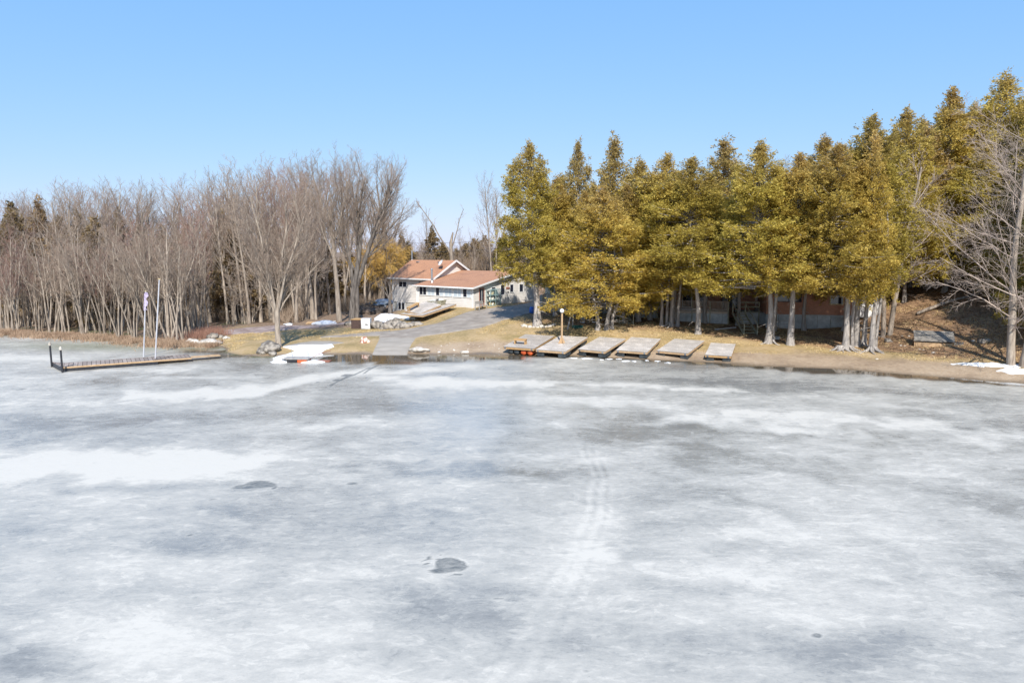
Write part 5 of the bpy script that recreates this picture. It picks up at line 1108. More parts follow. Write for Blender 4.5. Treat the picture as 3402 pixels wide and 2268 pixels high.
# lamp on dock 2
lp_ = at_z(1866, 1139, 1.0); Minv = M2_.inverted(); q = Minv @ lp_; loc = M2_ @ Vector((q.x, q.y, 0))
lamp = empty('lamp_post', loc, R(27), 'wooden lamp post with a round white globe on the second dock', 'lamp post')
top = at_y(1865, 1040, loc.y).z-loc.z
m_ = MB(); m_.box(-.06, .06, -.06, .06, -.1, top); m_.build('post', 'fascia', lamp)
for a in range(4):
    m_ = MB(); d = Vector((math.cos(a*math.pi/2), math.sin(a*math.pi/2), 0)); s_ = Vector((-d.y, d.x, 0))*.015
    A = [d*.062+Vector((0, 0, .62)), d*.36+Vector((0, 0, .0)), d*.062+Vector((0, 0, .0))]
    m_.poly([tuple(p+s_) for p in A]); m_.poly([tuple(p-s_) for p in A[::-1]])
    for i in range(3): j = (i+1) % 3; m_.poly([tuple(A[i]-s_), tuple(A[j]-s_), tuple(A[j]+s_), tuple(A[i]+s_)])
    m_.build('brace', 'fascia', lamp)
me = ico_rock((.19, .19, .19), 0, 0, 3); me.materials.append(MT['globe']); me.polygons.foreach_set('use_smooth', [True]*len(me.polygons)); gl = link_mesh('globe', me, lamp); gl.location = (0, 0, top+.20)
m_ = MB(); m_.tube([(0, 0, top), (0, 0, top+.05)], .09, 10); m_.build('collar', 'black', lamp)
# dock lying in the lake on the left
A = at_z(173, 1203, .38); Bn = at_z(211, 1219, .38); Cn = at_z(636, 1188, .38)
# axis from the lakeward end (left) to the shore end
ang = math.atan2(Cn.y-Bn.y, Cn.x-Bn.x); L = (Cn-Bn).length; Wd = 2.2; _e = A-Bn
ld = empty('lake_dock', (Bn.x, Bn.y, 0), ang, 'long low wooden dock frozen in the ice on the left, with two dark posts', 'dock')
m_ = MB(); x = 0
while x < L: m_.box(x+.01, min(x+.29, L), 0, Wd, .36, .40); x += .30
_ax = _e.x*math.cos(ang)+_e.y*math.sin(ang); _ay = -_e.x*math.sin(ang)+_e.y*math.cos(ang); m_.poly([(0, 0, .40), (0, Wd, .40), (_ax, _ay, .40)]); m_.poly([(0, 0, .36), (_ax, _ay, .36), (0, Wd, .36)]); m_.poly([(0, 0, .36), (0, 0, .40), (_ax, _ay, .40), (_ax, _ay, .36)]); m_.poly([(_ax, _ay, .36), (_ax, _ay, .40), (0, Wd, .40), (0, Wd, .36)]); m_.build('deck', 'deck_lake', ld)
m_ = MB(); m_.box(0, L, -.03, 0, .27, .38); m_.box(0, L, Wd, Wd+.03, .22, .38); m_.build('frame', 'fascia', ld)
m_ = MB(); m_.box(-.03, L*.72, .0, Wd, .02, .262); m_.box(-.06, -.03, -.05, Wd+.05, .05, .38); m_.bar((-.1, -.05, .2), (_e.x*math.cos(ang)+_e.y*math.sin(ang), -_e.x*math.sin(ang)+_e.y*math.cos(ang), .2), .06, .3); m_.build('steel_base', 'black', ld)
m_ = MB(); m_.box(L+.05, L+2.3, .55, 1.45, .27, .31); m_.build('gangplank', 'fascia', ld)
for i, (px, yt, yb) in enumerate([(208, 1162, 1222), (171, 1147, 1220)]):
    P = at_z(px, yb if i == 0 else 1204, 0.38); y_ = P.y; T = at_y(px, yt, y_); po = MB(); _d = P-Bn; lx = min(_d.x*math.cos(ang)+_d.y*math.sin(ang), -.07); ly = -_d.x*math.sin(ang)+_d.y*math.cos(ang)
    h_ = T.z; po.tube([(lx, ly, 0), (lx, ly, h_)], .07, 10); pp = po.build('post', 'black', ld)
    c_ = MB(); c_.tube([(lx, ly, h_-.02), (lx, ly, h_+.02), (lx, ly, h_+.18), (lx, ly, h_+.26)], [.09, .11, .09, .03], 10); c_.build('post_cap', 'rock_pale', pp)
m_ = MB(); m_.tube([(L*.7, .2, .42), (L*.78, .6, .46), (L*.86, 1.5, .42)], .02, 6); m_.build('rope', 'black', ld)
# two leaning poles
for (bx, by), (tx, ty), lab, fl in [((476, 1186), (484, 968), 'shorter pale flagpole with a faded purple flag, behind the lake dock', 1), ((514, 1206), (529, 928), 'taller pale flagpole standing beside the lake dock', 0)]:
    Bp = at_z(bx, by, 0); T = at_y(tx, ty, Bp.y); t = empty('flagpole', Bp, 0, lab, 'flagpole'); v = T-Bp
    m_ = MB(); m_.tube([(0, 0, -.3), tuple(v)], [.06, .045], 8); m_.build('pole', 'pole', t)
    m_ = MB(); m_.tube([tuple(v), tuple(v*1.008)], .08, 8); m_.build('cap', 'tank_yellow', t)
    if fl:
        m_ = MB(); n = 12
        for k in range(n):
            z0_ = v*(.99-k*.022); z1_ = v*(.99-(k+1)*.022); w0 = .16+.1*math.sin(k*1.1); w1 = .16+.1*math.sin((k+1)*1.1)
            m_.poly([(z0_.x+.05, z0_.y-.03, z0_.z), (z0_.x+.05+w0, z0_.y-.10-.05*math.sin(k*2), z0_.z-.05), (z1_.x+.05+w1, z1_.y-.10-.05*math.sin((k+1)*2), z1_.z-.05), (z1_.x+.05, z1_.y-.03, z1_.z)])
            m_.poly([(z0_.x+.05, z0_.y-.03, z0_.z), (z0_.x-.09, z0_.y-.08, z0_.z-.1), (z1_.x-.09-.03*math.sin(k), z1_.y-.08, z1_.z-.1), (z1_.x+.05, z1_.y-.03, z1_.z)])
        m_.build('flag', 'flag', t)
# red raft at the snow patch
P = at_z(985, 1206, .0); rf = empty('red_raft', (P.x, P.y, .03), R(-4), 'small swim raft with an orange-red float, stuck in snow at the lawn point', 'raft')
m_ = MB(); w_ = 2.25
for k in range(6): m_.box(-w_/2-.1, w_/2-.1, -.1+k*.22, .1+k*.22, .28, .33)
m_.build('deck', 'grey_wood', rf)
m_ = MB(); m_.box(-.80, .05, -.05, 1.1, 0, .27); m_.build('float', 'black', rf, bevel=.05); m_ = MB(); m_.box(.07, .85, -.05, 1.1, 0, .27); m_.build('float', 'orange', rf, bevel=.05)
for x in (-.35, .98): m_ = MB(); m_.tube([(x, .1, .1), (x-.05, .1, 1.1 if x > 0 else 1.35)], .02, 6); m_.build('rod', 'steel', rf)
m_ = MB(); m_.box(1.05, 2.6, .4, 1.0, .02, .10); m_.tube([(1.1, .9, .35), (1.3, 1.3, .5), (2.1, 2.3, .7)], .025, 6); m_.build('ladder', 'door_red', rf)
for i, (px, py, rx, lab) in enumerate([(935, 1203, 1.0, 'snow mound at the left end of the red raft'), (1040, 1205, .85, 'snow mound at the right end of the red raft')]):
    p = at_z(px, py, 0); me = ico_rock((rx, .5, .22), i+9, .2, 3); me.materials.append(MT['snow']); o = link_mesh('snow_mound', me); o.location = (p.x, p.y, .02); tag(o, lab, 'snow mound')
# ------------------------------------------------------------------ stacked docks on the slope before the house
def flat_dock(name, NL, NR, FL, FR, zs, label, mat, floats=(), fascia='fascia', thick=.2, cat='dock'):
    P = [at_z(NL[0], NL[1], zs[0]), at_z(NR[0], NR[1], zs[1]), at_z(FR[0], FR[1], zs[2]), at_z(FL[0], FL[1], zs[3])]
    c = sum(P, Vector())/4; ex = ((P[1]-P[0])+(P[2]-P[3])).normalized(); ey = ((P[3]-P[0])+(P[2]-P[1])); ey = (ey-ex*ey.dot(ex)).normalized(); ez = ex.cross(ey)
    W = ((P[1]-P[0]).length+(P[2]-P[3]).length)/2; L = ((P[3]-P[0]).length+(P[2]-P[1]).length)/2
    Rm = Matrix((ex, ey, ez)).transposed(); t = empty(name, c, 0, label, cat); t.rotation_euler = Rm.to_euler()
    m_ = MB(); y = -L/2
    m_.box(-W/2, W/2, -L/2, L/2, -.04, 0); m_.build('deck', mat, t)
    m_ = MB(); m_.box(-W/2, W/2, -L/2, -L/2+.05, -thick, -.041); m_.box(-W/2, W/2, L/2-.05, L/2, -thick, -.041); m_.box(-W/2, -W/2+.05, -L/2+.05, L/2-.05, -thick, -.041); m_.box(W/2-.05, W/2, -L/2+.05, L/2-.05, -thick, -.041); m_.build('frame', fascia, t)
    for (fx, fy) in floats: m_ = MB(); m_.box(W*fx-.5, W*fx+.5, L*fy-.3, L*fy+.3, -thick-.4, -thick-.003); m_.build('float', 'float', t, bevel=.03)
    return t, W, L, Matrix.Translation(c) @ Rm.to_4x4()
# measured on the photograph: deck corners of the pair on the grass
s1, sw1, sl1, SM1 = flat_dock('stored_dock', (1395, 1047), (1508, 1014.5), (1342, 1042), (1450, 1003), (2.05, 2.9, 3.0, 2.15), 'weathered grey dock stored on the grass slope in front of the porch', 'deck_old', [(-.40, 0), (-.2, -.25), (.30, -.3)])
s2, sw2, sl2, SM2 = flat_dock('stored_dock', (1380, 1041), (1480, 1007), (1356, 1032), (1400, 1006), (2.25, 3.1, 3.15, 2.4), 'second stored dock lying partly behind the first, with a honey-coloured bench on it', 'deck_old', [])
bench(SM2, -sw2*.25, sl2*.25, 'honey-coloured bench on the stored docks before the porch', 1.9, R(8), 1.0)
# upturned greenish seat and chair on the stored docks
p = SM1 @ Vector((sw1*.22, sl1*.15, 0)); t = empty('garden_chair', p, R(-20), 'pale folding chair with dark legs on top of the stored docks', 'chair')
for (x, y) in [(-.3, -.3), (.3, -.3), (-.3, .3), (.3, .3)]: m_ = MB(); m_.bar((x, y, 0), (-x*.7, y, .55), .045); m_.build('leg', 'grey_wood', t)
m_ = MB(); m_.box(-.32, .32, -.32, .32, .36, .40); m_.build('seat', 'white', t); m_ = MB(); m_.bar((.3, -.32, .4), (.6, -.32, .95), .05); m_.bar((.3, .32, .4), (.6, .32, .95), .05); m_.bar((.5, 0, .6), (.62, 0, .9), .6, .03); m_.build('backrest', 'grey_wood', t)
p = SM1 @ Vector((sw1*.36, sl1*.2, 0)); t = empty('upturned_planter', p, R(-35), 'olive wedge-shaped wooden trough with snow on it, at the top of the stored docks', 'trough')
m_ = MB(); V = [(-.9, -.35, 0), (.95, -.35, .0), (1.2, -.45, .62), (-1.1, -.45, .40), (-.9, .35, 0), (.95, .35, 0), (1.2, .45, .62), (-1.1, .45, .40)]; m_.v += V
for q in ((0, 1, 2, 3), (5, 4, 7, 6), (4, 0, 3, 7), (1, 5, 6, 2), (4, 5, 1, 0), (3, 2, 6, 7)): m_.f.append(q); m_.m.append(0)
m_.build('box', 'mossy', t)
me = ico_rock((.9, .35, .10), 5, .2, 3); me.materials.append(MT['snow']); o = link_mesh('snow_cap', me, t); o.location = (0, 0, .52); o.rotation_euler = (0, R(-6), 0)
# dark box and white appliance
p = on_ground(1192, 1092); t = empty('planter_box', p, R(-6), 'low dark brown wooden box behind the white appliance', 'wooden box'); w_ = 52/FPX*p.y; hgt = 30/FPX*p.y
m_ = MB()
for k in range(5): m_.box(-w_/2, w_/2, 0, .05, hgt*k/5+.01, hgt*(k+1)/5-.01)
m_.box(-w_/2, -w_/2+.05, .05, 1.5, 0, hgt); m_.box(w_/2-.05, w_/2, .05, 1.5, 0, hgt); m_.box(-w_/2, w_/2, 1.45, 1.5, 0, hgt); m_.build('side', 'door_red', t); MT['dark_plank'] = M2('dark_brown_plank', (.05, .03, .025), (.10, .06, .05), 3, .8, (1, 1, 6), .2); t.children[0].data.materials[0] = MT['dark_plank']
m_ = MB(); m_.box(-w_/2-.05, w_/2+.05, -.05, 1.55, hgt, hgt+.05); m_.build('lid', 'new_wood', t)
p = on_ground(1217, 1093); t = empty('white_appliance', p, R(-4), 'white box-shaped appliance with small black markings, standing on the lawn', 'appliance'); w_ = 30/FPX*p.y; hgt = 34/FPX*p.y
m_ = MB(); m_.box(-w_/2, w_/2, -.3, .45, .04, hgt); m_.build('cabinet', 'white', t, bevel=.03)
m_ = MB(); m_.box(0, .13, -.306, -.301, hgt*.42, hgt*.55); m_.box(.14, .27, -.306, -.301, hgt*.40, hgt*.47); m_.box(-w_*.25, w_*.25, -.305, -.301, hgt*.14, hgt*.155); m_.build('marking', 'black', t)
m_ = MB(); m_.box(-w_/2-.01, w_/2+.01, -.31, .46, hgt+.002, hgt+.06); m_.build('top', 'white', t, bevel=.02)
# rock things: (name,label,cat,px,py,rx,ry,rz,mat,seed)
ROCKS = [(1255, 1092, .75, .55, .62, 'rock', 'brown boulder at the left end of the boulder heap by the drive'), (1280, 1094, .85, .6, .52, 'rock', 'round grey boulder second from the left in the boulder heap'),
         (1310, 1089, 1.0, .7, .72, 'rock', 'largest brown boulder in the middle of the boulder heap'), (1334, 1091, .8, .6, .45, 'rock', 'pale tan boulder right of the middle of the boulder heap'), (1353, 1088, .6, .5, .36, 'rock', 'low tan boulder at the right end of the boulder heap'),
         (1380, 1083, .8, .5, .35, 'rock', 'flat grey boulder apart from the heap, at the edge of the drive'), (1161, 1082, .6, .5, .35, 'rock', 'tan boulder left of the dark wooden box'),
         (887, 1174, .88, .75, .62, 'rock', 'mottled round boulder at the foot of the lawn tree'), (903, 1180, .35, .3, .22, 'rock', 'small stone against the mottled boulder by the lawn tree'), (871, 1178, .3, .3, .25, 'rock', 'small dark stone at the left foot of the mottled boulder'), (911, 1166, .18, .2, .2, 'rock_pale', 'small white stone between the mottled boulder and the lawn tree'),
         (1392, 1171, .95, .5, .28, 'rock_pale', 'flat pale boulder in the shallows right of the boat ramp'), (1545, 1173, .4, .25, .14, 'rock_pale', 'flat pale stone at the waterline between the ramp and the docks'), (1459, 1172, .18, .15, .1, 'rock_pale', 'small pale stone at the waterline right of the flat pale boulder'), (1508, 1165, .14, .12, .1, 'rock_pale', 'tiny pale stone on the dirt bank'),
         (1211, 1139, .42, .3, .42, 'rock_pink', 'pink and white mottled stone on the lawn left of the boat ramp'),
         (690, 1148, 1.15, .6, .42, 'rock_pale', 'large white boulder on the left point'), (705, 1126, .5, .4, .42, 'rock', 'grey and white boulder behind the large white one on the left point'), (636, 1143, .65, .45, .38, 'rock_pale', 'pale broken boulder left of the large white one'), (655, 1148, .4, .3, .2, 'rock', 'dark stone between the pale boulders on the left point'), (749, 1126, .36, .3, .18, 'rock_pale', 'small white stone right of the reddish shrubs'), (731, 1122, .3, .25, .22, 'rock', 'small stone left of the small white one by the shrubs'), (683, 1099, .45, .3, .28, 'rock', 'grey stone half hidden in the reddish shrubs'),
         (1094, 1078, 0, 0, 0, None, None),
         (2953, 1137, .3, .25, .22, 'rock', 'grey stone on the needle-covered ground left of the old wooden box'), (3275, 1140, .5, .35, .25, 'rock', 'brownish stone on the slope right of the old wooden box'), (2583, 1127, .3, .25, .22, 'rock_pale', 'pale stone right of the forked cedar')]
def stone(px, py, rx, ry, rz_, mt, lab, seed, nm='boulder', cat='boulder', group=None):
    p = on_ground(px, py); me = ico_rock((rx, ry, rz_), seed*2.7, .28, 3); me.materials.append(MT[mt]); me.polygons.foreach_set('use_smooth', [True]*len(me.polygons))
    o = link_mesh(nm, me); o.location = (p.x, p.y+ry*.6, max(h1(p.x, p.y+ry*.6), 0)+rz_*.35); tag(o, lab, cat, group); return o
for i, (px, py, rx, ry, rz_, mt, lab) in enumerate(ROCKS):
    if mt: stone(px, py, rx, ry, rz_, mt, lab, i)
r5 = random.Random(8)
for i in range(12):
    a = math.pi*(1.05+.9*i/11)+.1; c = on_ground(1787, 1080); x = c.x+1.6*math.cos(a); y = c.y+1.4*math.sin(a)*.8; s = r5.uniform(.10, .24)
    me = ico_rock((s*1.3, s, s*.8), i, .25, 2); me.materials.append(MT['rock_pale']); o = link_mesh('ring_stone', me); o.location = (x, y, h1(x, y)+s*.3); tag(o, 'white stone in the ring round the isolated cedar', 'stone', 'white stones round the isolated cedar')
for i in range(16):
    px = r5.uniform(1440, 1670); py = r5.uniform(1140, 1172); s = r5.uniform(.03, .07); p = on_ground(px, py)
    me = ico_rock((s*1.4, s, s*.7), i, .25, 1); me.materials.append(MT['rock_pale']); o = link_mesh('pebble', me); o.location = p; tag(o, 'small pale pebble on the dirt bank left of the docks', 'pebble', 'pebbles on the dirt bank')
for i in range(18):
    px = r5.uniform(2900, 3300); py = r5.uniform(1115, 1195); s = r5.uniform(.05, .13); p = on_ground(px, py)
    me = ico_rock((s*1.4, s, s*.7), i+40, .25, 1); me.materials.append(MT['rock_pale']); o = link_mesh('pebble', me); o.location = p; tag(o, 'small pale pebble on the slope near the old wooden box', 'pebble', 'pebbles on the right-hand slope')
# tarped heap at the wood edge
p = on_ground(1078, 1078); t = empty('upturned_boat', p, R(4), 'white upturned rowing boat lying at the edge of the wood', 'boat'); w_ = 1.1
me = ico_rock((1.35, .6, .48), 31, .12, 4); 
for v_ in me.vertices: v_.co.z = max(v_.co.z, -.02); v_.co.y *= (1-.25*(v_.co.x/1.4)**2)
me.materials.append(MT['steel']); me.materials[0] = M2('dull_white_hull', (.42, .45, .50), (.60, .62, .65), 3, .6, bmp=.4); link_mesh('hull', me, t)
m_ = MB(); m_.bar((-1.3, 0, .05), (1.3, 0, .40), .06, .06); m_.build('keel', 'white', t)
p = on_ground(1040, 1076); t = empty('plank_stack', p, R(-5), 'short stack of tan planks left of the upturned boat', 'plank stack')
for k in range(3): m_ = MB(); m_.box(-.8+k*.1, .6, -.2, .2, k*.09+.02, k*.09+.10); m_.build('plank', 'fascia', t)
p = on_ground(1120, 1078)
# brush and tarp heap left of the house
p = on_ground(1235, 1045); t = empty('scrap_heap', p, 0, 'heap of cut brush, boards and a blue-grey tarp beside the house', 'scrap heap')
lines = []; rs = np.random.RandomState(12)
for i in range(170):
    a = np.array([rs.uniform(-3.4, 2.2), rs.uniform(0, 3), 0.]); a[2] = .1+rs.rand()*max(.1, (1.5-abs(a[0]+.5)*.4)); d = np.array([rs.normal(), rs.normal()*.6, rs.normal()*.25]); d /= np.linalg.norm(d); L_ = rs.uniform(.6, 1.9); lines.append((np.array([a-d*L_/2, a, a+d*L_/2+np.array([0, 0, -.08])]), np.array([.045, .035, .02])*rs.uniform(.5, 1.4)))
v, q = tubes_np(lines, 5); link_mesh('branch_pile', np_mesh('branch_pile', v, q, [MT['bark_dark']]), t)
me = ico_rock((2.9, 1.5, .85), 17, .3, 3); me.materials.append(M2('brush_core', (.14, .10, .075), (.28, .21, .16), 5, .9, bmp=.8)); o = link_mesh('debris_mound', me, t); o.location = (-.4, 1.8, .05)
me = ico_rock((1.5, .9, .45), 23, .35, 3); me.materials.append(MT['tarp']); o = link_mesh('tarp', me, t); o.location = (.9, 3.0, 1.35)
me = ico_rock((.55, .4, .25), 27, .35, 3); me.materials.append(MT['new_wood']); o = link_mesh('cushion', me, t); o.location = (.0, 2.4, 1.35)
p = on_ground(1278, 1024); me = ico_rock((.22, .22, .26), 3, .1, 2); me.materials.append(MT['white']); o = link_mesh('white_bucket', me); o.location = p+Vector((0, 0, .2)); tag(o, 'small white bucket between the scrap heap and the house corner', 'bucket')
# sawn stump, fallen log, driftwood box
p = on_ground(2790, 1163); rt = root_mesh(77, 9, .75, 'bark_cedar'); t = empty('sawn_stump', p, 0, 'bleached sawn stump with spreading roots at the edge of the beach', 'stump'); link_mesh('root', rt, t); m_ = MB(); m_.tube([(0, 0, -.1), (0, 0, .18), (0, 0, .42)], [.36, .26, .23], 12); m_.build('bole', 'bark_cedar', t, True)
a = on_ground(3045, 1049); b_ = on_ground(3260, 985); t = empty('fallen_log', a+Vector((0, 0, .2)), 0, 'fallen log with a broken pale end lying up the shady slope', 'log'); d = (b_-a); m_ = MB(); m_.tube([(0, 0, 0), tuple(d*.15+Vector((0, 0, .1))), tuple(d*.5+Vector((0, 0, .25))), tuple(d+Vector((0, 0, .1)))], [.13, .16, .13, .08], 10); m_.build('bole', 'bark_grey', t, True)
p = on_ground(3035, 1151); q_ = on_ground(3165, 1150); t = empty('old_wooden_box', p, math.atan2(q_.y-p.y, q_.x-p.x)+R(2), 'old weathered plank box with a sloping lid, sunk in the slope', 'wooden box'); w_ = (q_-p).length+.1
m_ = MB()
for k in range(5): m_.poly([(0, -.05+k*.26, .62+k*.13), (w_, -.05+k*.26, .62+k*.13), (w_+.08, .19+k*.26, .74+k*.13), (.05, .19+k*.26, .74+k*.13)])
m_.box(-.02, w_+.02, -.08, -.03, .50, .62); me_ = m_.build('lid', 'old_box', t); so = me_.modifiers.new('solid', 'SOLIDIFY'); so.thickness = .05
m_ = MB(); m_.box(.15, w_-.05, .05, .10, -.2, .40); m_.box(.05, .12, .05, 1.2, -.2, .6); m_.box(w_-.12, w_-.05, .05, 1.2, -.2, .6); m_.build('side', 'fascia', t)
for k in range(4): m_ = MB(); m_.box(w_+.0+k*.17, w_+.14+k*.17, .15-k*.02, .21-k*.02, -.15, .55); m_.build('slat', 'old_box', t)

# ------------------------------------------------------------------ COTTAGES under the cedars
def cottage(name, label, px0, px1, Y0, Y1, wallmat, zfloor, ztop, zroof, depth=7, wins=(), skirt=None, roof='shingle'):
    a = Vector(((px0-IW/2)/FPX*Y0*cp, Y0)); b_ = Vector(((px1-IW/2)/FPX*Y1*cp, Y1)); L = (b_-a).length; ang = math.atan2(b_.y-a.y, b_.x-a.x)
    t = empty(name, (a.x, a.y, 0), ang, label, 'cottage')
    m_ = MB(); m_.box(0, L, 0, .2, zfloor, ztop); m_.box(0, .2, .2, depth, zfloor, ztop); m_.box(L-.2, L, .2, depth, zfloor, ztop); m_.box(.2, L-.2, depth-.2, depth, zfloor, ztop); m_.build('wall', wallmat, t)
    for (x0, x1, xm) in ((0, .19, .1), (L-.19, L, L-.1)): m_ = MB(); m_.poly([(xm, 0.01, ztop), (xm, depth-.01, ztop), (xm, depth/2, zroof-.12)]); m_.poly([(xm+.05, 0.01, ztop), (xm+.05, depth/2, zroof-.12), (xm+.05, depth-.01, ztop)]); m_.build('gable', wallmat, t)
    roof_slab('roof', [(-.4, -.5, ztop-.1), (L+.4, -.5, ztop-.1), (L+.4, depth/2, zroof), (-.4, depth/2, zroof)], t, roof)
    roof_slab('roof', [(-.4, depth/2+.003, zroof), (L+.4, depth/2+.003, zroof), (L+.4, depth+.5, ztop-.1), (-.4, depth+.5, ztop-.1)], t, roof)
    m_ = MB(); m_.box(-.4, L+.4, -.56, -.51, ztop-.32, ztop-.12); m_.build('fascia', 'white' if wallmat != 'brick' else 'soffit', t)
    for (x, w_, z0_, z1_, n, tr) in wins: window(t, (x, 0), (1, 0), w_, z0_, z1_, n, trim=tr)
    if skirt:
        z0_, z1_ = skirt; m_ = MB(); k = 0; x = 0
        while x < L: m_.box(x+.01, min(x+1.19, L)-.01, -.04, -.005, z0_, z1_); x += 1.2
        m_.box(0, L, -.08, -.041, z1_-.09, z1_); m_.build('skirting', 'skirt', t)
    return t, L, ang, a
ctA = cottage('pale_cottage', 'pale-walled cottage behind the left deck, mostly hidden by cedars', 1812, 2150, 80.5, 77.0, 'wall_pale', 1.6, 5.5, 7.2, wins=[(1.2, 1.6, 3.5, 4.9, 2, 'white'), (4.2, 1.0, 3.5, 4.9, 1, 'black'), (8.6, 1.5, 3.4, 4.9, 2, 'black')], depth=6)
ctB = cottage('brick_cottage', 'red brick cottage behind the middle railed decks', 2160, 2515, 76.3, 72.5, 'brick', 1.4, 5.4, 7.2, wins=[(.8, 1.0, 3.3, 4.8, 1, 'white'), (3.7, .9, 3.0, 4.9, 1, 'white'), (5.3, .9, 3.2, 4.9, 1, 'white'), (7.9, 1.6, 3.1, 4.8, 2, 'black')], depth=6)
ctC = cottage('brick_cottage', 'red brick cottage on the right with a grey skirting and a white end wall', 2555, 2842, 67.6, 66.0, 'brick', 2.85, 5.3, 7.0, wins=[(.95, 2.2, 4.15, 4.95, 2, 'black'), (5.9, 1.1, 3.95, 5.0, 1, 'yellow_trim')], skirt=(1.15, 2.85), depth=6)
tC, LC, aC, pC = ctC
m_ = MB()
for k in range(6): m_.box(LC+.02+k*.27, LC+.28+k*.27, .9, 1.0, 2.62, 5.2)
for k in range(5): m_.box(LC+1.64+k*.25, LC+1.88+k*.25, 1.1, 1.2, 2.62, 3.85)
m_.box(LC+.02, LC+2.85, 1.2, 4.5, 2.55, 2.70); m_.build('end_wall', 'white', tC); window(tC, (LC+.55, .9), (1, 0), .6, 3.9, 4.8, 1, trim='white')
m_ = MB(); m_.box(LC+.9, LC+1.7, 2.0, 3.0, .9, 2.54); m_.build('pier', 'concrete', tC)
for x in (LC+.3, LC+2.0): m_ = MB(); m_.box(x, x+.12, 3.1, 3.22, 1.0, 2.55); m_.build('post', 'deck_dark', tC)
m_ = MB(); m_.bar((LC+2.0, 3.15, 1.5), (LC+2.7, 3.15, 2.5), .1); m_.build('brace', 'black', tC)
def deck(name, label, px0, px1, Y0, Y1, zd, zskb, dep, railmat='deck_dark', skirtmat='skirt', rail=1.0, gaps=()):
    a = Vector(((px0-IW/2)/FPX*Y0*cp, Y0)); b_ = Vector(((px1-IW/2)/FPX*Y1*cp, Y1)); L = (b_-a).length; ang = math.atan2(b_.y-a.y, b_.x-a.x)
    t = empty(name, (a.x, a.y, 0), ang, label, 'deck')
    m_ = MB(); x = 0
    while x < L: m_.box(x+.005, min(x+.135, L), 0, dep, zd-.04, zd); x += .14
    m_.box(0, L, -.03, 0, zd-.22, zd-.0); m_.build('floor', railmat, t)
    m_ = MB(); x = 0.02
    while x < L-.05: m_.box(x, min(x+1.18, L-.02), .03, .06, zskb, zd-.23); x += 1.2
    m_.build('skirting', skirtmat, t)
    n = max(2, int(round(L/2.0)))+1
    for i in range(n):
        x = L*i/(n-1); m_ = MB(); m_.box(x-.05, x+.05, -.13, -.035, h1(a.x+(b_-a).x*i/(n-1), a.y+(b_-a).y*i/(n-1))-.2, zd+rail); m_.build('post', 'mossy', t)
    m_ = MB(); m_.box(0, L, -.10, .0, zd+rail, zd+rail+.04); m_.box(0, L, -.08, -.03, zd+.08, zd+.14); x = .1
    while x < L-.05: m_.box(x, x+.04, -.03, .005, zd+.08, zd+rail); x += .13
    m_.build('railing', railmat, t)
    m_ = MB()
    for s in (0, L-.05): m_.box(s, s+.05, 0.01, dep, zd+rail-.06, zd+rail); 
    y = .1
    while y < dep: m_.box(L-.045, L-.005, y, y+.04, zd+.05, zd+rail-.06); m_.box(.005, .045, y, y+.04, zd+.05, zd+rail-.06); y += .13
    m_.build('side_railing', railmat, t)
    return t
deck('raised_deck', 'dark railed deck with grey skirting behind the swing frame', 1804, 2066, 77.5, 75.8, 3.15, 1.95, 2.6)
deck('raised_deck', 'short railed deck between the two left stairs and the four-trunked cedar', 2110, 2190, 73.2, 72.2, 2.95, 1.75, 3.0)
deck('raised_deck', 'railed deck with grey skirting behind the short bright cedar trunk', 2246, 2428, 70.8, 69.6, 2.9, 1.55, 3.6)
def stair(name, label, px, py_foot, Ytop, ztop, w, dx=0, rail=True, mat='mossy', n=7, ang=0):
    p = on_ground(px, py_foot); run = Ytop-p.y
    t = empty(name, p, ang, label, 'stair'); H_ = ztop-p.z
    for s in (-w/2, w/2):
        m_ = MB(); m_.bar((s, 0, 0), (s+dx, run, H_), .06, .24); m_.build('stringer', mat, t)
        if rail:
            m_ = MB(); m_.bar((s, 0, .95), (s+dx, run, H_+.95), .05, .12); m_.build('handrail', mat, t)
            for f in (.02, .98): m_ = MB(); m_.bar((s+dx*f, run*f, H_*f-.05), (s+dx*f, run*f, H_*f+.98), .09); m_.build('post', mat, t)
    for k in range(n):
        f = (k+.5)/n; m_ = MB(); m_.box(-w/2+.03+dx*f, w/2-.03+dx*f, run*f-.14, run*f+.14, H_*f+.0, H_*f+.045); m_.build('tread', mat, t)
    return t
stair('wooden_stair', 'mossy wooden stair between the swing-side deck and the short deck', 2082, 1078, 74.6, 3.0, 1.35)
stair('wooden_stair', 'grey wooden stair with handrails left of the forked cedar', 2494, 1112, 68.4, 2.9, 1.25, dx=.3)
a = at_y(2450, 1000, 69.6); t = empty('stair_landing', (a.x, 69.6, 0), R(-8), 'railed landing at the top of the grey stair', 'landing')
m_ = MB(); m_.box(0, 2.2, 0, 2.0, 2.82, 2.9); m_.build('floor', 'mossy', t)
for z in (3.35, 3.8): m_ = MB(); m_.box(0, 2.2, -.02, .03, z, z+.12); m_.build('rail', 'mossy', t)
for x in (0, 2.1): m_ = MB(); m_.box(x, x+.1, -.06, -.02, 1.2, 3.95); m_.build('post', 'mossy', t)
m_ = MB(); m_.box(.1, 3.6, .2, .24, 1.4, 2.8); m_.build('skirting', 'skirt', t)
# planks and pipe on the ground
a = on_ground(2375, 1096); b_ = on_ground(2445, 1091); m_ = MB(); m_.tube([tuple(a+Vector((0, 0, .06))), tuple(b_+Vector((0, 0, .10)))], .05, 8); o = m_.build('white_pipe', 'white'); tag(o, 'thin white pipe lying on the ground under the railed deck end', 'pipe')
a = on_ground(2876, 1117); m_ = MB(); m_.bar(tuple(a), tuple(a+Vector((-.35, .2, .75))), .12, .03); o = m_.build('white_board', 'white'); tag(o, 'white board leaning among the pale cedar trunks', 'board')
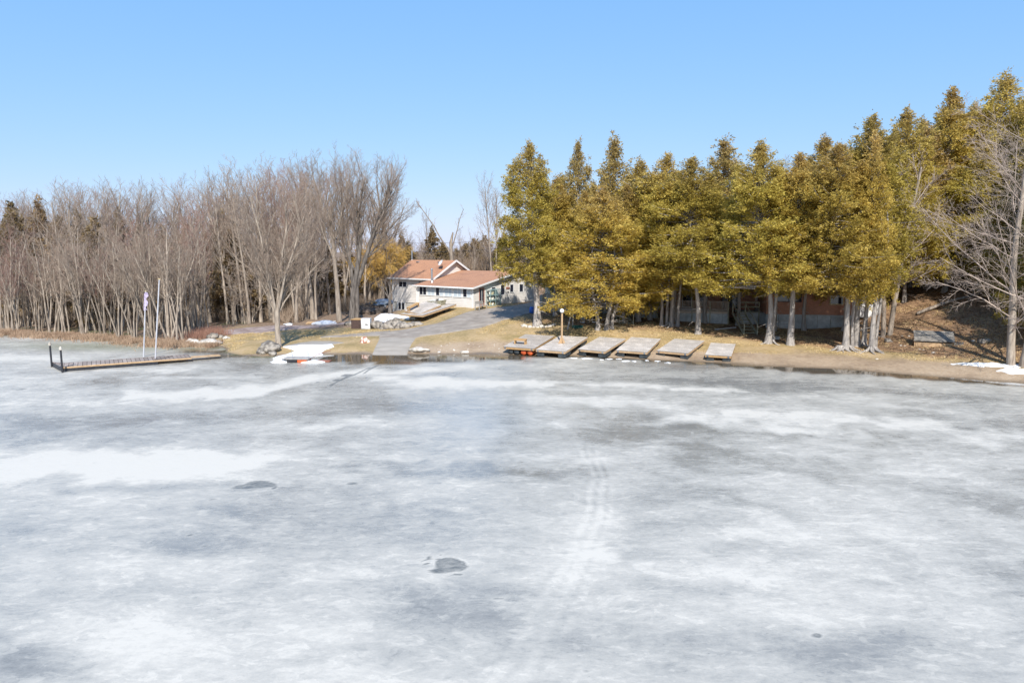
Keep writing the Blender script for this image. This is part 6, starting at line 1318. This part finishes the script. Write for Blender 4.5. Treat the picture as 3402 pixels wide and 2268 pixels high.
# swing frame
A = on_ground(1902, 1089); Bf = on_ground(1882, 1094); t = empty('swing_frame', A, 0, 'weathered wooden swing frame with two hanging swings under the splayed cedar', 'swing set')
topz = at_y(1908, 1008, A.y).z-A.z; Ls = 3.6
m_ = MB(); m_.bar((.1, .1, topz), (Ls+.1, .9, topz), .13, .15); m_.build('beam', 'grey_wood', t)
for (x0, y0_, x1, y1_) in [(.0, 0, .1, .1), (-.55, -.55, .1, .1), (Ls+.1, .8, Ls+.1, .9), (Ls+.4, -.1, Ls+.1, .9)]:
    z0_ = h1(A.x+x0, A.y+y0_)-A.z; m_ = MB(); m_.bar((x0, y0_, z0_-.1), (x1, y1_, topz), .11, .11); m_.build('leg', 'grey_wood', t)
m_ = MB(); m_.box(.0, .22, -.02, .2, topz+.02, topz+.2); m_.build('end_cap', 'blue', t)
for i, x in enumerate((1.0, 2.2)):
    y_ = .1+.8*x/Ls
    for s in (-.2, .2): m_ = MB(); m_.tube([(x+s, y_, topz), (x+s*.9, y_-.05, .55)], .012, 5); m_.build('chain', 'steel', t)
    m_ = MB(); m_.box(x-.24, x+.24, y_-.15, y_+.05, .48, .55); m_.build('swing_seat', 'tarp' if i == 0 else 'white', t, bevel=.02)
p = on_ground(1918, 1090); t = empty('toy_car', p, R(20), 'small dark green plastic tray left lying beneath the swings', 'tray'); t.name = 'plastic_tray'
m_ = MB(); m_.box(-.4, .4, -.25, .25, .02, .10); m_.build('base', 'green_pl', t); m_ = MB(); m_.box(-.45, -.38, -.28, .28, .02, .26); m_.box(.38, .45, -.28, .28, .02, .26); m_.box(-.38, .38, .23, .28, .02, .26); m_.build('rim', 'green_pl', t)
# dark red cabin on the hill
P = at_y(3118, 975, 74); t, LCb, _, _ = cottage('hill_cabin', 'small dark red cabin on the shady hillside behind the twin grey trees', 3105, 3330, 78, 76, 'dark_wall', 6.2, 9.0, 10.3, wins=[(.6, .7, 7.4, 8.5, 1, 'green_trim'), (3.2, .9, 7.4, 8.5, 1, 'green_trim')], depth=5, skirt=(5.4, 6.2))
pipe('chimney_pipe', 1.0, 1.2, 9.7, 11.1, .09, t)
# power lines behind the house, on two poles
pl = []
for (px, yt, Y, lab) in [(1270, 800, 112, 'utility pole hidden among the trees left of the upper red roof'), (1790, 775, 112, 'utility pole behind the isolated cedar')]:
    T = at_y(px, yt, Y); g0 = h1(T.x, Y); t = empty('utility_pole', (T.x, Y, g0), 0, lab, 'utility pole'); m_ = MB(); m_.tube([(0, 0, -.5), (0, 0, T.z-g0)], [.16, .11], 10); m_.build('pole', 'bark_grey', t); m_ = MB(); m_.box(-.9, .9, -.05, .05, T.z-g0-.5, T.z-g0-.38); m_.build('crossarm', 'bark_grey', t); pl.append(T)
for k, dz in enumerate((0, -1.4)):
    a, b_ = pl; pts = [a+(b_-a)*s+Vector((0, 0, dz-.25-1.2*4*s*(1-s)*.5)) for s in np.linspace(0, 1, 24)]; m_ = MB(); m_.tube(pts, .022, 5); o = m_.build('power_line', 'black'); tag(o, ['upper of the two power lines above the house roof', 'lower of the two power lines above the house roof'][k], 'power line')
